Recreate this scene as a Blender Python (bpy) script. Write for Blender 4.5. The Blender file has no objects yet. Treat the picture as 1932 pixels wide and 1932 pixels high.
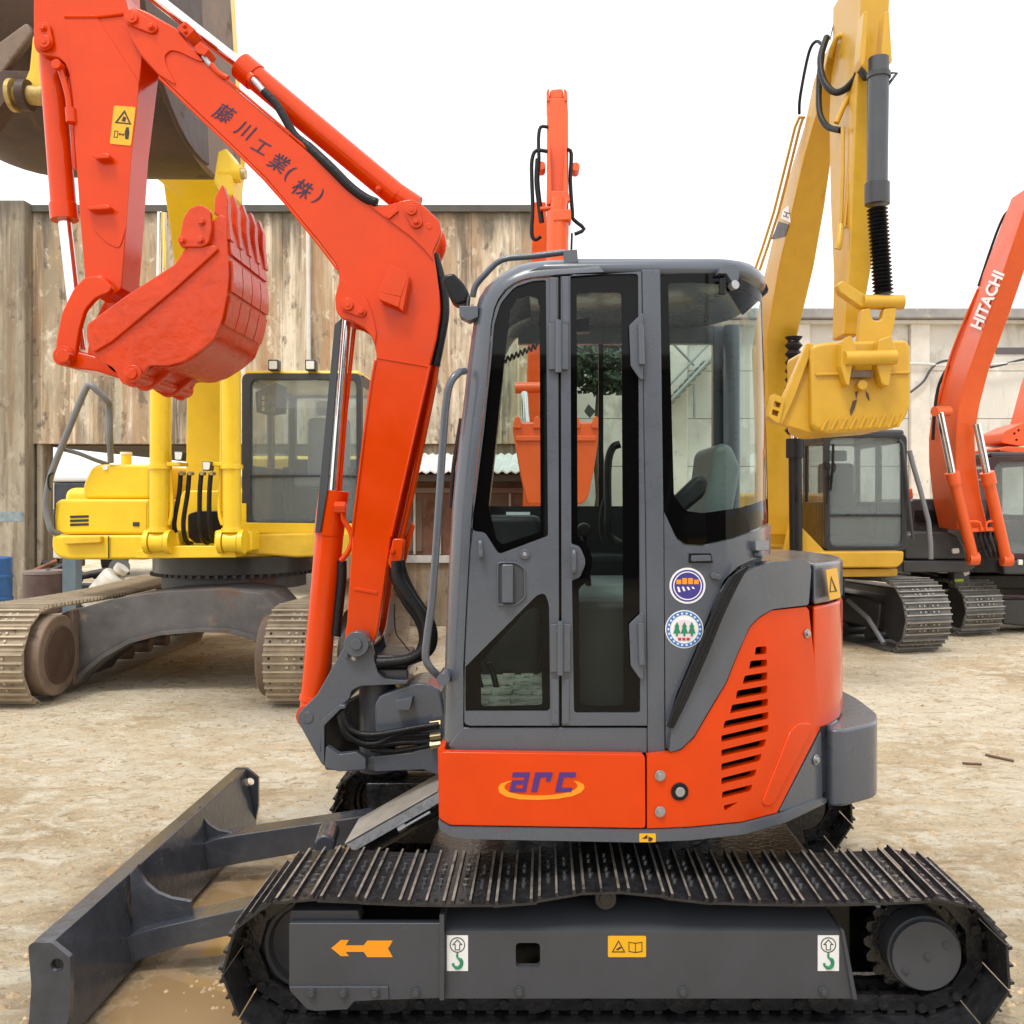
import bpy, bmesh, math, random
from mathutils import Vector, Matrix, noise
random.seed(7)
SC = bpy.context.scene
COL = SC.collection
R = math.radians
# ---------------------------------------------------------------- camera, sky, sun, exposure
F, CX, CY, CH = 1786.0, 1030.0, 945.0, 1.72      # focal length and principal point on a 1932 px frame, eye height
cam = bpy.data.cameras.new('camera'); cam_o = bpy.data.objects.new('camera', cam); COL.objects.link(cam_o)
cam_o.location = (0, 0, CH); cam_o.rotation_euler = (R(90), 0, 0)
cam.sensor_width = 36; cam.lens = 36 * F / 1932
cam.shift_x = -(CX - 966) / 1932; cam.shift_y = -(966 - CY) / 1932
cam.clip_end = 2000; cam.clip_start = .05
SC.camera = cam_o
wd = bpy.data.worlds.new('World'); SC.world = wd; wd.use_nodes = True
nt = wd.node_tree; nt.nodes.clear()
out = nt.nodes.new('ShaderNodeOutputWorld'); bg = nt.nodes.new('ShaderNodeBackground')
sky = nt.nodes.new('ShaderNodeTexSky'); sky.sky_type = 'NISHITA'; sky.sun_disc = False
sky.sun_elevation = R(62); sky.sun_rotation = R(205); sky.dust_density = 6; sky.air_density = 1.5
mx = nt.nodes.new('ShaderNodeMix'); mx.data_type = 'RGBA'; mx.inputs[0].default_value = .88
mx.inputs[7].default_value = (9.0, 9.1, 9.2, 1)          # the even white of an overcast sky
nt.links.new(sky.outputs[0], mx.inputs[6]); nt.links.new(mx.outputs[2], bg.inputs[0])
bg.inputs[1].default_value = .13; nt.links.new(bg.outputs[0], out.inputs[0])
sl = bpy.data.lights.new('sun', 'SUN'); sl.energy = 1.5; sl.angle = R(14); sl.color = (1, .96, .9)
so = bpy.data.objects.new('sun', sl); COL.objects.link(so)
_d = Vector((math.sin(R(205)) * math.cos(R(62)), math.cos(R(205)) * math.cos(R(62)), math.sin(R(62))))
so.rotation_euler = _d.to_track_quat('Z', 'Y').to_euler(); so.location = (0, -5, 20)
SC.view_settings.view_transform = 'Standard'; SC.view_settings.look = 'None'
SC.view_settings.exposure = 0.44; SC.view_settings.gamma = 1
SC.cycles.use_denoising = True; SC.cycles.max_bounces = 10; SC.cycles.transparent_max_bounces = 24
SC.cycles.caustics_reflective = False; SC.cycles.caustics_refractive = False

# ---------------------------------------------------------------- helpers
def W(px, py, Y): return Vector(((px - CX) * Y / F, Y, CH + (CY - py) * Y / F))
def X_(px, Y): return (px - CX) * Y / F
def Z_(py, Y): return CH + (CY - py) * Y / F
WL = {}
def link(o, parent, wloc):
    COL.objects.link(o); WL[o.name] = Vector(wloc)
    if parent is not None:
        o.parent = parent; o.location = Vector(wloc) - WL[parent.name]
    else: o.location = wloc
    return o
def tag(o, label=None, cat=None, group=None, kind=None):
    for k, v in (('label', label), ('category', cat), ('group', group), ('kind', kind)):
        if v: o[k] = v
    return o
def thing(name, label, cat, loc=(0, 0, 0), group=None):
    return tag(link(bpy.data.objects.new(name, None), None, loc), label, cat, group)
def part(name, parent, loc): return link(bpy.data.objects.new(name, None), parent, loc)
def finish(me, smooth):
    if smooth:
        me.polygons.foreach_set('use_smooth', [True] * len(me.polygons)); me.set_sharp_from_angle(angle=R(smooth))
def addbev(o, bev, seg=2):
    if bev:
        m = o.modifiers.new('bevel', 'BEVEL'); m.width = bev; m.segments = seg; m.limit_method = 'ANGLE'; m.angle_limit = R(40)
        m.harden_normals = True
def mk(name, verts, faces, mat, parent=None, smooth=35, bev=0, seg=2, fm=None, origin=None):
    vs = [Vector(v) for v in verts]
    if origin is None:
        lo = Vector(tuple(min(v[i] for v in vs) for i in range(3))); hi = Vector(tuple(max(v[i] for v in vs) for i in range(3)))
        origin = (lo + hi) / 2
    me = bpy.data.meshes.new(name); me.from_pydata([v - Vector(origin) for v in vs], [], faces)
    for m in (mat if isinstance(mat, (list, tuple)) else [mat]): me.materials.append(m)
    if fm: me.polygons.foreach_set('material_index', fm)
    bm = bmesh.new(); bm.from_mesh(me); bmesh.ops.recalc_face_normals(bm, faces=bm.faces); bm.to_mesh(me); bm.free()
    finish(me, smooth)
    o = link(bpy.data.objects.new(name, me), parent, origin); addbev(o, bev, seg)
    return o
class MB:                                   # collects shapes that belong to ONE mesh
    def __init__(s): s.v, s.f, s.m = [], [], []
    def add(s, vs, fs, m=0):
        b = len(s.v); s.v += [Vector(v) for v in vs]; s.f += [tuple(b + i for i in f) for f in fs]; s.m += [m] * len(fs); return s
    def box(s, x0, x1, y0, y1, z0, z1, m=0):
        return s.add([(x, y, z) for x in (x0, x1) for y in (y0, y1) for z in (z0, z1)],
                     [(0, 1, 3, 2), (4, 6, 7, 5), (0, 4, 5, 1), (2, 3, 7, 6), (0, 2, 6, 4), (1, 5, 7, 3)], m)
    def cyl(s, p0, p1, r, n=20, m=0, r2=None):
        p0, p1 = Vector(p0), Vector(p1); r2 = r if r2 is None else r2
        a = (p1 - p0).normalized(); u = a.orthogonal().normalized(); w = a.cross(u)
        vs = [p0 + (u * math.cos(6.283185 * k / n) + w * math.sin(6.283185 * k / n)) * r for k in range(n)]
        vs += [p1 + (u * math.cos(6.283185 * k / n) + w * math.sin(6.283185 * k / n)) * r2 for k in range(n)]
        return s.add(vs, [(k, (k + 1) % n, n + (k + 1) % n, n + k) for k in range(n)] + [tuple(range(n))[::-1], tuple(range(n, 2 * n))], m)
    def extr(s, pts, off, m=0):             # pts 3D polygon, off vector
        n = len(pts); off = Vector(off); ps = [Vector(p) for p in pts]
        return s.add(ps + [p + off for p in ps], [tuple(range(n)), tuple(range(n, 2 * n))[::-1]] + [(k, (k + 1) % n, n + (k + 1) % n, n + k) for k in range(n)], m)
    def tube(s, pts, r, n=8, m=0):
        ps = [Vector(p) for p in pts]; rr = r if isinstance(r, (list, tuple)) else [r] * len(ps)
        t0 = (ps[1] - ps[0]).normalized(); u = t0.orthogonal().normalized(); vs = []
        for i, p in enumerate(ps):
            t = (ps[min(i + 1, len(ps) - 1)] - ps[max(i - 1, 0)]).normalized()
            u = (u - t * u.dot(t)).normalized(); w = t.cross(u)
            vs += [p + (u * math.cos(6.283185 * k / n) + w * math.sin(6.283185 * k / n)) * rr[i] for k in range(n)]
        fs = [(i * n + k, i * n + (k + 1) % n, (i + 1) * n + (k + 1) % n, (i + 1) * n + k) for i in range(len(ps) - 1) for k in range(n)]
        return s.add(vs, fs + [tuple(range(n))[::-1], tuple(range((len(ps) - 1) * n, len(ps) * n))], m)
    def build(s, name, mat, parent=None, **k): return mk(name, s.v, s.f, mat, parent, fm=s.m if max(s.m) else None, **k)
    def mesh(s, name, mats, smooth=35):
        me = bpy.data.meshes.new(name); me.from_pydata(s.v, [], s.f)
        for m in mats: me.materials.append(m)
        me.polygons.foreach_set('material_index', s.m)
        bm = bmesh.new(); bm.from_mesh(me); bmesh.ops.recalc_face_normals(bm, faces=bm.faces); bm.to_mesh(me); bm.free()
        finish(me, smooth); return me
def place(me, name, parent, wloc, rot=None):
    o = link(bpy.data.objects.new(name, me), parent, wloc)
    if rot is not None: o.rotation_euler = rot.to_euler()
    return o
def box(name, x0, x1, y0, y1, z0, z1, mat, parent=None, bev=.006, seg=2, **k):
    return MB().box(x0, x1, y0, y1, z0, z1).build(name, mat, parent, bev=bev, seg=seg, **k)
def cyl(name, p0, p1, r, mat, parent=None, n=24, r2=None, bev=.002): return MB().cyl(p0, p1, r, n, 0, r2).build(name, mat, parent, bev=bev)
def smoothpts(pts, k=6):
    ps = [Vector(p) for p in pts]; o = []
    for i in range(len(ps) - 1):
        a, b, c, d = ps[max(i - 1, 0)], ps[i], ps[i + 1], ps[min(i + 2, len(ps) - 1)]
        for j in range(k):
            t = j / k; o.append(.5 * (2 * b + (c - a) * t + (2 * a - 5 * b + 4 * c - d) * t * t + (3 * b - a - 3 * c + d) * t ** 3))
    return o + [ps[-1]]
def tube(name, pts, r, mat, parent=None, n=10, k=6): return MB().tube(smoothpts(pts, k) if k > 1 else pts, r, n).build(name, mat, parent, smooth=50)
def wtube(name, pp, r, mat, parent=None, n=10, k=6): return tube(name, [W(*p) for p in pp], r, mat, parent, n, k)
def rnd(pts, r, n=4):                        # round the corners of a 2-D polygon
    o = []; N = len(pts)
    for i in range(N):
        p = Vector(pts[i][:2]); a = Vector(pts[i - 1][:2]); b = Vector(pts[(i + 1) % N][:2]); rr = pts[i][2] if len(pts[i]) > 2 else r
        if rr <= 0: o.append((p.x, p.y)); continue
        da, db = (a - p), (b - p); l = min(rr, da.length * .48, db.length * .48)
        q0, q1 = p + da.normalized() * l, p + db.normalized() * l
        for j in range(n + 1):
            t = j / n; q = q0 * (1 - t) ** 2 + p * 2 * t * (1 - t) + q1 * t * t; o.append((q.x, q.y))
    return o
def circ(cx, cy, r, n=20, ry=None): return [(cx + r * math.cos(6.283185 * k / n), cy + (ry or r) * math.sin(6.283185 * k / n)) for k in range(n)]
def fill2d(pts, holes=(), cuts=()):
    bm = bmesh.new(); es = []
    for loop in [pts] + list(holes):
        vs = [bm.verts.new((x, y, 0)) for x, y in loop]
        for i in range(len(vs)): es.append(bm.edges.new((vs[i], vs[(i + 1) % len(vs)])))
    if holes: bmesh.ops.triangle_fill(bm, edges=es, use_beauty=True, normal=(0, 0, 1))
    else: bm.faces.new(bm.verts[:])
    for c in cuts:
        bmesh.ops.bisect_plane(bm, geom=bm.verts[:] + bm.edges[:] + bm.faces[:], plane_co=(c, 0, 0), plane_no=(1, 0, 0))
    bm.verts.index_update(); bm.faces.ensure_lookup_table()
    V = [(v.co.x, v.co.y) for v in bm.verts]; Fc = [tuple(v.index for v in f.verts) for f in bm.faces]
    B = [tuple(v.index for v in e.verts) for e in bm.edges if len(e.link_faces) == 1]
    bm.free(); return V, Fc, B
def flat(Y): return lambda px, py: (W(px, py, Y), Vector((0, 1, 0)))
class Plan:                                  # vertical wall that follows a plan curve X,Y
    def __init__(s, pl): s.p = pl
    def __call__(s, px, py):
        m = (px - CX) / F; best = None
        for (x0, y0), (x1, y1) in zip(s.p[:-1], s.p[1:]):
            d0, d1 = x0 - m * y0, x1 - m * y1
            if d0 * d1 <= 0 and d0 != d1:
                t = d0 / (d0 - d1); Y = y0 + (y1 - y0) * t
                if best is None or Y < best[0]: best = (Y, Vector((-(y1 - y0), x1 - x0, 0)).normalized())
        if best is None:
            (x0, y0) = max(s.p, key=lambda q: q[0] / q[1]) if m > 0 else min(s.p, key=lambda q: q[0] / q[1])
            best = (y0, Vector((-1 if m > 0 else 1, 0, 0)))
        Y, nn = best
        return W(px, py, Y), nn
def panel(name, pts, surf, thick, mat, parent=None, holes=(), cuts=(), bev=0, smooth=35, lift=0, seg=2):
    V, Fc, B = fill2d(pts, holes, cuts); n = len(V); a, b = [], []
    for x, y in V:
        p, nn = surf(x, y); p = p - nn * lift; a.append(p); b.append(p + nn * thick)
    fs = Fc + [tuple(n + i for i in f[::-1]) for f in Fc] + [(i, j, n + j, n + i) for i, j in B]
    return mk(name, a + b, fs, mat, parent, smooth, bev, seg)
def prism(name, pts, Y0, Y1, mat, parent=None, holes=(), bev=.005, smooth=35, seg=2):
    return panel(name, [p[:2] for p in pts], flat(Y0), Y1 - Y0, mat, parent, holes, (), bev, smooth, 0, seg)
def wcyl(name, px, py, Y0, Y1, rpx, mat, parent=None, n=24, bev=.002):
    a = W(px, py, Y0); r = rpx * Y0 / F; return cyl(name, a, a + Vector((0, Y1 - Y0, 0)), r, mat, parent, n, bev=bev)
def bolt(px, py, Y, rpx, mat, parent, h=.012):
    a = W(px, py, Y); r = rpx * Y / F
    return MB().cyl(a, a + Vector((0, -h * .4, 0)), r * 1.35, 12).cyl(a, a + Vector((0, -h, 0)), r, 6).build('bolt', mat, parent, bev=.001)
def textmesh(body, size, shear=0, bold=0):
    c = bpy.data.curves.new('lettering', 'FONT'); c.body = body; c.size = size; c.align_x = 'CENTER'; c.align_y = 'CENTER'; c.shear = shear
    c.offset = bold; c.resolution_u = 3; c.extrude = .0008
    o = bpy.data.objects.new('lettering', c); COL.objects.link(o)
    bpy.context.view_layer.update(); me = bpy.data.meshes.new_from_object(o.evaluated_get(bpy.context.evaluated_depsgraph_get()))
    vs = [v.co.copy() for v in me.vertices]; fs = [tuple(p.vertices) for p in me.polygons]
    bpy.data.objects.remove(o); bpy.data.meshes.remove(me); bpy.data.curves.remove(c)
    return vs, fs
def text(name, body, px, py, Y, hpx, mat, parent, rot=0, shear=0, bold=0, surf=None):
    vs, fs = textmesh(body, 1.0, shear, bold); cr, sr = math.cos(R(rot)), math.sin(R(rot)); out = []
    h = max(v.y for v in vs) - min(v.y for v in vs); my = (max(v.y for v in vs) + min(v.y for v in vs)) / 2; mxx = (max(v.x for v in vs) + min(v.x for v in vs)) / 2
    k = hpx / h
    for v in vs:
        x, y = (v.x - mxx) * k, (v.y - my) * k; x, y = x * cr - y * sr, x * sr + y * cr
        p, nn = (surf or flat(Y))(px + x, py - y); out.append(p - nn * (.0012 + v.z))
    return mk(name, out, fs, mat, parent, smooth=0)

# ---------------------------------------------------------------- materials
def M(name, col, rough=.5, metal=0, var=.12, scale=5, bump=0, bscale=60, dirt=None, coat=0, rvar=.1, spec=.5, streak=0):
    m = bpy.data.materials.new(name); m.use_nodes = True; t = m.node_tree; b = t.nodes['Principled BSDF']; N = t.nodes.new; L = t.links.new
    b.inputs['Metallic'].default_value = metal; b.inputs['Coat Weight'].default_value = coat; b.inputs['Coat Roughness'].default_value = .12
    b.inputs['Specular IOR Level'].default_value = spec
    g = N('ShaderNodeNewGeometry'); mp = N('ShaderNodeMapping'); L(g.outputs['Position'], mp.inputs[0])
    if streak: mp.inputs['Scale'].default_value = (1, 1, 1 / streak)
    n = N('ShaderNodeTexNoise'); n.inputs['Scale'].default_value = scale; n.inputs['Detail'].default_value = 6; n.inputs['Roughness'].default_value = .62; L(mp.outputs[0], n.inputs[0])
    r = N('ShaderNodeValToRGB'); r.color_ramp.elements[0].position = .3; r.color_ramp.elements[1].position = .7
    r.color_ramp.elements[0].color = tuple(c * (1 - var) for c in col) + (1,); r.color_ramp.elements[1].color = tuple(min(1, c * (1 + var)) for c in col) + (1,)
    L(n.outputs[0], r.inputs[0]); last = r.outputs[0]
    mr = N('ShaderNodeMapRange'); mr.inputs[3].default_value = max(.02, rough - rvar); mr.inputs[4].default_value = min(1, rough + rvar); L(n.outputs[0], mr.inputs[0]); mr.inputs[1].default_value = .3; mr.inputs[2].default_value = .7
    rl = mr.outputs[0]
    if dirt:
        for (dc, amt, ds, st) in dirt:
            mp2 = N('ShaderNodeMapping'); L(g.outputs['Position'], mp2.inputs[0]); mp2.inputs['Scale'].default_value = (1, 1, 1 / st); mp2.inputs['Location'].default_value = (ds * .37, ds * .91, 2.1)
            n2 = N('ShaderNodeTexNoise'); n2.inputs['Scale'].default_value = ds; n2.inputs['Detail'].default_value = 8; n2.inputs['Roughness'].default_value = .68; L(mp2.outputs[0], n2.inputs[0])
            q = N('ShaderNodeMapRange'); q.inputs[1].default_value = .62 - amt * .3; q.inputs[2].default_value = .72 - amt * .2; L(n2.outputs[0], q.inputs[0])
            k = N('ShaderNodeMix'); k.data_type = 'RGBA'; L(q.outputs[0], k.inputs[0]); L(last, k.inputs[6]); k.inputs[7].default_value = tuple(dc) + (1,); last = k.outputs[2]
            k2 = N('ShaderNodeMix'); L(q.outputs[0], k2.inputs[0]); L(rl, k2.inputs[2]); k2.inputs[3].default_value = min(.9, rough + .3); rl = k2.outputs[0]
    L(last, b.inputs['Base Color']); L(rl, b.inputs['Roughness'])
    if bump:
        n3 = N('ShaderNodeTexNoise'); n3.inputs['Scale'].default_value = bscale; n3.inputs['Detail'].default_value = 5; L(mp.outputs[0], n3.inputs[0])
        bp = N('ShaderNodeBump'); bp.inputs['Strength'].default_value = bump; bp.inputs['Distance'].default_value = .01; L(n3.outputs[0], bp.inputs['Height']); L(bp.outputs[0], b.inputs['Normal'])
    return m
def GLASS(name, tint, refl=1.0, ior=1.5, sky_veil=0):
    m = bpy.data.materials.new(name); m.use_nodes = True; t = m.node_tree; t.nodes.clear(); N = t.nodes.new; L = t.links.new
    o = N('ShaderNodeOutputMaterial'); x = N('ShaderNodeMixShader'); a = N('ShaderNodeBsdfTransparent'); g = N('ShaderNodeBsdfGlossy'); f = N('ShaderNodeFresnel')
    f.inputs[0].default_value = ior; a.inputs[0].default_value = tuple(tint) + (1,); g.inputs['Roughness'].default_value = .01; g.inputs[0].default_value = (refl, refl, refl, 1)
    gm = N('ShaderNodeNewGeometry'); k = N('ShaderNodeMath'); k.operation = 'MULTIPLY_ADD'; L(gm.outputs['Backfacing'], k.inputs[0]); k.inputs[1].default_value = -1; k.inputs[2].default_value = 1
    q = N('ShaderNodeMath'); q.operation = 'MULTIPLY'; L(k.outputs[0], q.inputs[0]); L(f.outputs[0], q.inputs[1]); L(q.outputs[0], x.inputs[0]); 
    if sky_veil:
        dd = N('ShaderNodeBsdfDiffuse'); dd.inputs[0].default_value = (.62, .68, .7, 1); y = N('ShaderNodeMixShader'); y.inputs[0].default_value = sky_veil; L(a.outputs[0], y.inputs[1]); L(dd.outputs[0], y.inputs[2]); a = y  # pale diffuse veil painted in place of the sky's reflection
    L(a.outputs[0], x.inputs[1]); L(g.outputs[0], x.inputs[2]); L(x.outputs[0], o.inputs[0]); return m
ORANGE = M('orange_paint', (.67, .050, .0), .17, var=.06, bump=.05, bscale=14, spec=.36, rvar=.08, dirt=[((.62, .075, .01), -.32, 2.5, 2)])
ORANGE_D = M('worn_orange_paint', (.60, .043, .0), .26, var=.14, bump=.3, bscale=18, dirt=[((.48, .028, .003), .12, 14, 1)])
GREY = M('satin_grey_paint', (.08, .092, .116), .28, var=.07, bump=.06, bscale=160, coat=.35)
GREYB = M('blade_grey_paint', (.05, .055, .068), .2, var=.25, scale=9, bump=.3, bscale=30, coat=.3, dirt=[((.13, .105, .075), -.12, 7, 1)])
GREYF = M('frame_grey_paint', (.054, .058, .068), .4, var=.08, bump=.08, bscale=150, dirt=[((.16, .13, .1), -.25, 22, 1)])
BLACK = M('black_plastic', (.008, .008, .009), .32, var=.2, spec=.3)
FRIT = M('black_glass_border', (.002, .002, .0025), .03, var=0, rvar=.01, spec=.2)
RUBBER = M('black_hose_rubber', (.009, .009, .011), .38, var=.3, bump=.3, bscale=120, spec=.3)
CHROME = M('chrome_rod', (.8, .8, .82), .1, 1, var=.03)
STEEL = M('bare_steel', (.42, .42, .44), .35, .8, var=.1)
BRASS = M('brass_fitting', (.5, .4, .22), .4, .6, var=.15)
TRACK = M('wet_black_track_steel', (.018, .0178, .02), .2, .0, var=.5, scale=22, bump=.4, bscale=50, dirt=[((.1, .075, .05), -.22, 9, 1)], rvar=.1, spec=.5, coat=.2)
TRACKW = M('worn_grouser_edge', (.30, .265, .23), .35, .4, var=.5, scale=17, bump=.3, bscale=60, dirt=[((.06, .035, .026), .22, 9, 1)])
GLASSM = GLASS('cab_glass', (.89, .94, .925), ior=1.3)
WHITE = M('white_sticker', (.78, .79, .8), .4, var=.02)
YELST = M('yellow_sticker', (.8, .42, .012), .4, var=.02)
INK = M('sticker_ink', (.03, .025, .02), .5, var=0)
NAVY = M('navy_print', (.022, .014, .05), .45, var=.03)
PURPLE = M('purple_print', (.075, .025, .2), .4, var=.03)
ORGPR = M('amber_print', (.85, .3, .01), .4, var=.03)
GREENP = M('green_print', (.02, .22, .11), .45, var=.03)
BLUE2 = M('violet_blue_print', (.045, .035, .24), .45, var=.03)
BLUEP = M('blue_print', (.05, .18, .5), .45, var=.03)
SEAT = M('grey_seat_vinyl', (.13, .155, .15), .55, var=.1, bump=.2)
DARKIN = M('dark_interior_trim', (.013, .014, .015), .55, var=.2, spec=.3)
LENS = M('lamp_lens', (.75, .75, .72), .15, var=.05)
# ================================================================ setting
def ground_mat():
    m = bpy.data.materials.new('trodden_clay_yard'); m.use_nodes = True; t = m.node_tree; b = t.nodes['Principled BSDF']; N = t.nodes.new; L = t.links.new
    g = N('ShaderNodeNewGeometry')
    def nz(scale, det, rough=.6, sc=(1, 1, 1), dist=0):
        mp = N('ShaderNodeMapping'); mp.inputs['Scale'].default_value = sc; L(g.outputs['Position'], mp.inputs[0])
        n = N('ShaderNodeTexNoise'); n.inputs['Scale'].default_value = scale; n.inputs['Detail'].default_value = det; n.inputs['Roughness'].default_value = rough; n.inputs['Distortion'].default_value = dist; L(mp.outputs[0], n.inputs[0]); return n.outputs[0]
    def ramp(src, stops):
        r = N('ShaderNodeValToRGB'); L(src, r.inputs[0]); e = r.color_ramp.elements
        while len(e) < len(stops): e.new(.5)
        for k, (p, c) in enumerate(stops): e[k].position = p; e[k].color = tuple(c) + (1,)
        return r.outputs[0]
    def mix(f, a, c):
        k = N('ShaderNodeMix'); k.data_type = 'RGBA'; L(f, k.inputs[0]); L(a, k.inputs[6])
        if isinstance(c, tuple): k.inputs[7].default_value = c + (1,)
        else: L(c, k.inputs[7])
        return k.outputs[2]
    def mr(src, a, b_, c=0, d=1):
        k = N('ShaderNodeMapRange'); k.inputs[1].default_value = a; k.inputs[2].default_value = b_; k.inputs[3].default_value = c; k.inputs[4].default_value = d; L(src, k.inputs[0]); return k.outputs[0]
    big = nz(.4, 6, .6, dist=.8); mid = nz(3.2, 9, .74, (.9, 1.2, 1), .9); fine = nz(34, 8, .75); grit = nz(150, 6, .8); crust = nz(9, 9, .74, (.9, 1.25, 1), 1.2)
    col = ramp(big, [(.34, (.56, .41, .23)), (.47, (.75, .60, .38)), (.62, (.85, .735, .535))])
    col = mix(mr(mid, .47, .6), col, (.92, .83, .64)); col = mix(mr(crust, .53, .62, 0, .8), col, (.42, .29, .155)); col = mix(mr(fine, .56, .66, 0, .7), col, (.34, .235, .13)); col = mix(mr(fine, .44, .36, 0, .8), col, (.90, .83, .65)); col = mix(mr(grit, .57, .66, 0, .6), col, (.33, .23, .13)); col = mix(mr(grit, .42, .34, 0, .6), col, (.92, .86, .7))
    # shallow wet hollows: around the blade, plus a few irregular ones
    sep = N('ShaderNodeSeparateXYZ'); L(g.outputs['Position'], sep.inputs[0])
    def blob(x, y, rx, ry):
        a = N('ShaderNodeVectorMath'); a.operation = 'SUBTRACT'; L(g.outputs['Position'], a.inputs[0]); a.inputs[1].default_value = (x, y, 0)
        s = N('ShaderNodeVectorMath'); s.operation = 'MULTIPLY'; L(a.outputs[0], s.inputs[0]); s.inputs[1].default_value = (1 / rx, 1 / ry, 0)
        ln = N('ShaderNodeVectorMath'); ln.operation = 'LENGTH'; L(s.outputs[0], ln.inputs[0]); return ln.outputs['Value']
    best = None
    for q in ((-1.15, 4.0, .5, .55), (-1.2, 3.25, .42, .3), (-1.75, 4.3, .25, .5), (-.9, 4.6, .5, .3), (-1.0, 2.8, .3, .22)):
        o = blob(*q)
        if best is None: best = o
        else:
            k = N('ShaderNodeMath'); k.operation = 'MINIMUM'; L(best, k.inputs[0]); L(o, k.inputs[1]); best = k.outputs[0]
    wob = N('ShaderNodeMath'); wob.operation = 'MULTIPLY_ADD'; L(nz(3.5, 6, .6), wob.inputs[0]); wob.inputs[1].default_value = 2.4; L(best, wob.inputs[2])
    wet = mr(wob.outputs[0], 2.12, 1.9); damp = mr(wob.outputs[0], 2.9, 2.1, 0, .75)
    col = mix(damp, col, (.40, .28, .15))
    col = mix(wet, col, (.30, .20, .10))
    L(col, b.inputs['Base Color'])
    rg = N('ShaderNodeMix'); L(wet, rg.inputs[0]); L(mr(mid, .3, .7, .55, .85), rg.inputs[2]); rg.inputs[3].default_value = .05; L(rg.outputs[0], b.inputs['Roughness'])
    h = N('ShaderNodeMath'); h.operation = 'MULTIPLY_ADD'; L(crust, h.inputs[0]); h.inputs[1].default_value = 1.6; L(fine, h.inputs[2])
    dry = N('ShaderNodeMath'); dry.operation = 'SUBTRACT'; dry.inputs[0].default_value = 1; L(wet, dry.inputs[1])
    bp = N('ShaderNodeBump'); bp.inputs['Distance'].default_value = .035; L(dry.outputs[0], bp.inputs['Strength']); L(h.outputs[0], bp.inputs['Height']); L(bp.outputs[0], b.inputs['Normal'])
    return m
# unseen workshop wall added behind the photographer to darken reflections in glass and paint
WSH = thing('unseen_workshop', 'unseen brown workshop added opposite the yard for dark reflections in the cab glass and paint', 'building', (0, -15, 0))
WSM = M('brown_workshop_wall', (.075, .058, .045), .8, var=.3, scale=.7)
for k in range(10): box('wall_panel', -20 + k * 4 + .02, -16 + k * 4 - .02, -15, -14.6, 0, 4.6, WSM, WSH, bev=.02)
box('eaves', -20.3, 20.3, -15.2, -14.3, 4.6, 4.9, M('workshop_eaves', (.3, .28, .25), .8), WSH)
tag(mk('ground', [(-150, -60, 0), (150, -60, 0), (150, 250, 0), (-150, 250, 0)], [(0, 1, 2, 3)], ground_mat(), smooth=0), kind='structure')
# loose stones and crumbs on the clay (nobody could count them)
s = MB()
STONE = M('clay_crumbs', (.4, .29, .17), .85, var=.5, scale=9)
for k in range(4200):
    Y = 2.6 + 11 * random.random() ** 1.6; px = random.uniform(-30, 1960); x = X_(px, Y)
    if -1.7 < x < 1.6 and 2.9 < Y < 5.1: continue
    r = random.choice((.003, .004, .006, .006, .009, .014)) * random.uniform(.7, 1.5); a = random.random() * 6
    pts = [(x + r * (1 + .5 * random.random()) * math.cos(a + i * 1.256), Y + r * 1.2 * math.sin(a + i * 1.256), .0) for i in range(5)]
    s.add(pts + [(x + r * .2, Y, r * .75)], [(i, (i + 1) % 5, 5) for i in range(5)])
tag(s.build('loose_stones', STONE, smooth=0), 'scattered clay crumbs and small stones on the yard', 'stones', kind='stuff')
# crumbled mud pushed up behind the blade and along the near crawler
CLOD = M('damp_mud_clods', (.46, .345, .215), .8, var=.45, scale=14, bump=.5, bscale=60); s = MB()
def clod(x, y, r):
    a = random.random() * 6; base = [(x + r * random.uniform(.7, 1.3) * math.cos(a + i * 1.047), y + r * random.uniform(.7, 1.3) * math.sin(a + i * 1.047), 0) for i in range(6)]
    top = [((p[0] + x) / 2 + random.uniform(-.2, .2) * r, (p[1] + y) / 2 + random.uniform(-.2, .2) * r, r * random.uniform(.35, .75)) for p in base]
    s.add(base + top, [(i, (i + 1) % 6, 6 + (i + 1) % 6, 6 + i) for i in range(6)] + [tuple(range(6, 12))])
for k in range(60): clod(random.gauss(-1.12, .12), random.gauss(3.36, .07), random.choice((.004, .006, .009)))
for k in range(420): clod(random.gauss(-1.68, .06), random.uniform(2.9, 5.0), random.choice((.003, .005, .008, .012)))
for k in range(260): clod(random.uniform(-1.1, 1.6), random.gauss(2.93, .05), random.choice((.006, .01, .016)))
for k in range(300): clod(random.gauss(1.62, .12), random.uniform(2.8, 3.6), random.choice((.005, .008, .012)))
tag(s.build('mud_clods', CLOD, smooth=80), 'crumbled mud along the blade and the near crawler', 'mud', kind='stuff')
TWIG = M('dry_twig', (.13, .08, .05), .8)
for (pts, lab) in ((((1860, 1424), (1885, 1430), (1912, 1436)), 'longer dry brown twig lying on the clay right of the counterweight'), (((1816, 1440), (1832, 1441), (1852, 1442)), 'short dry twig on the clay, just left of the longer twig')):
    Y = CH * F / (pts[0][1] - CY); tag(wtube('twig', [(x, y, CH * F / (y + 2 - CY)) for x, y in pts], .01, TWIG, None, 6, 2), lab, 'twig')

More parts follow.
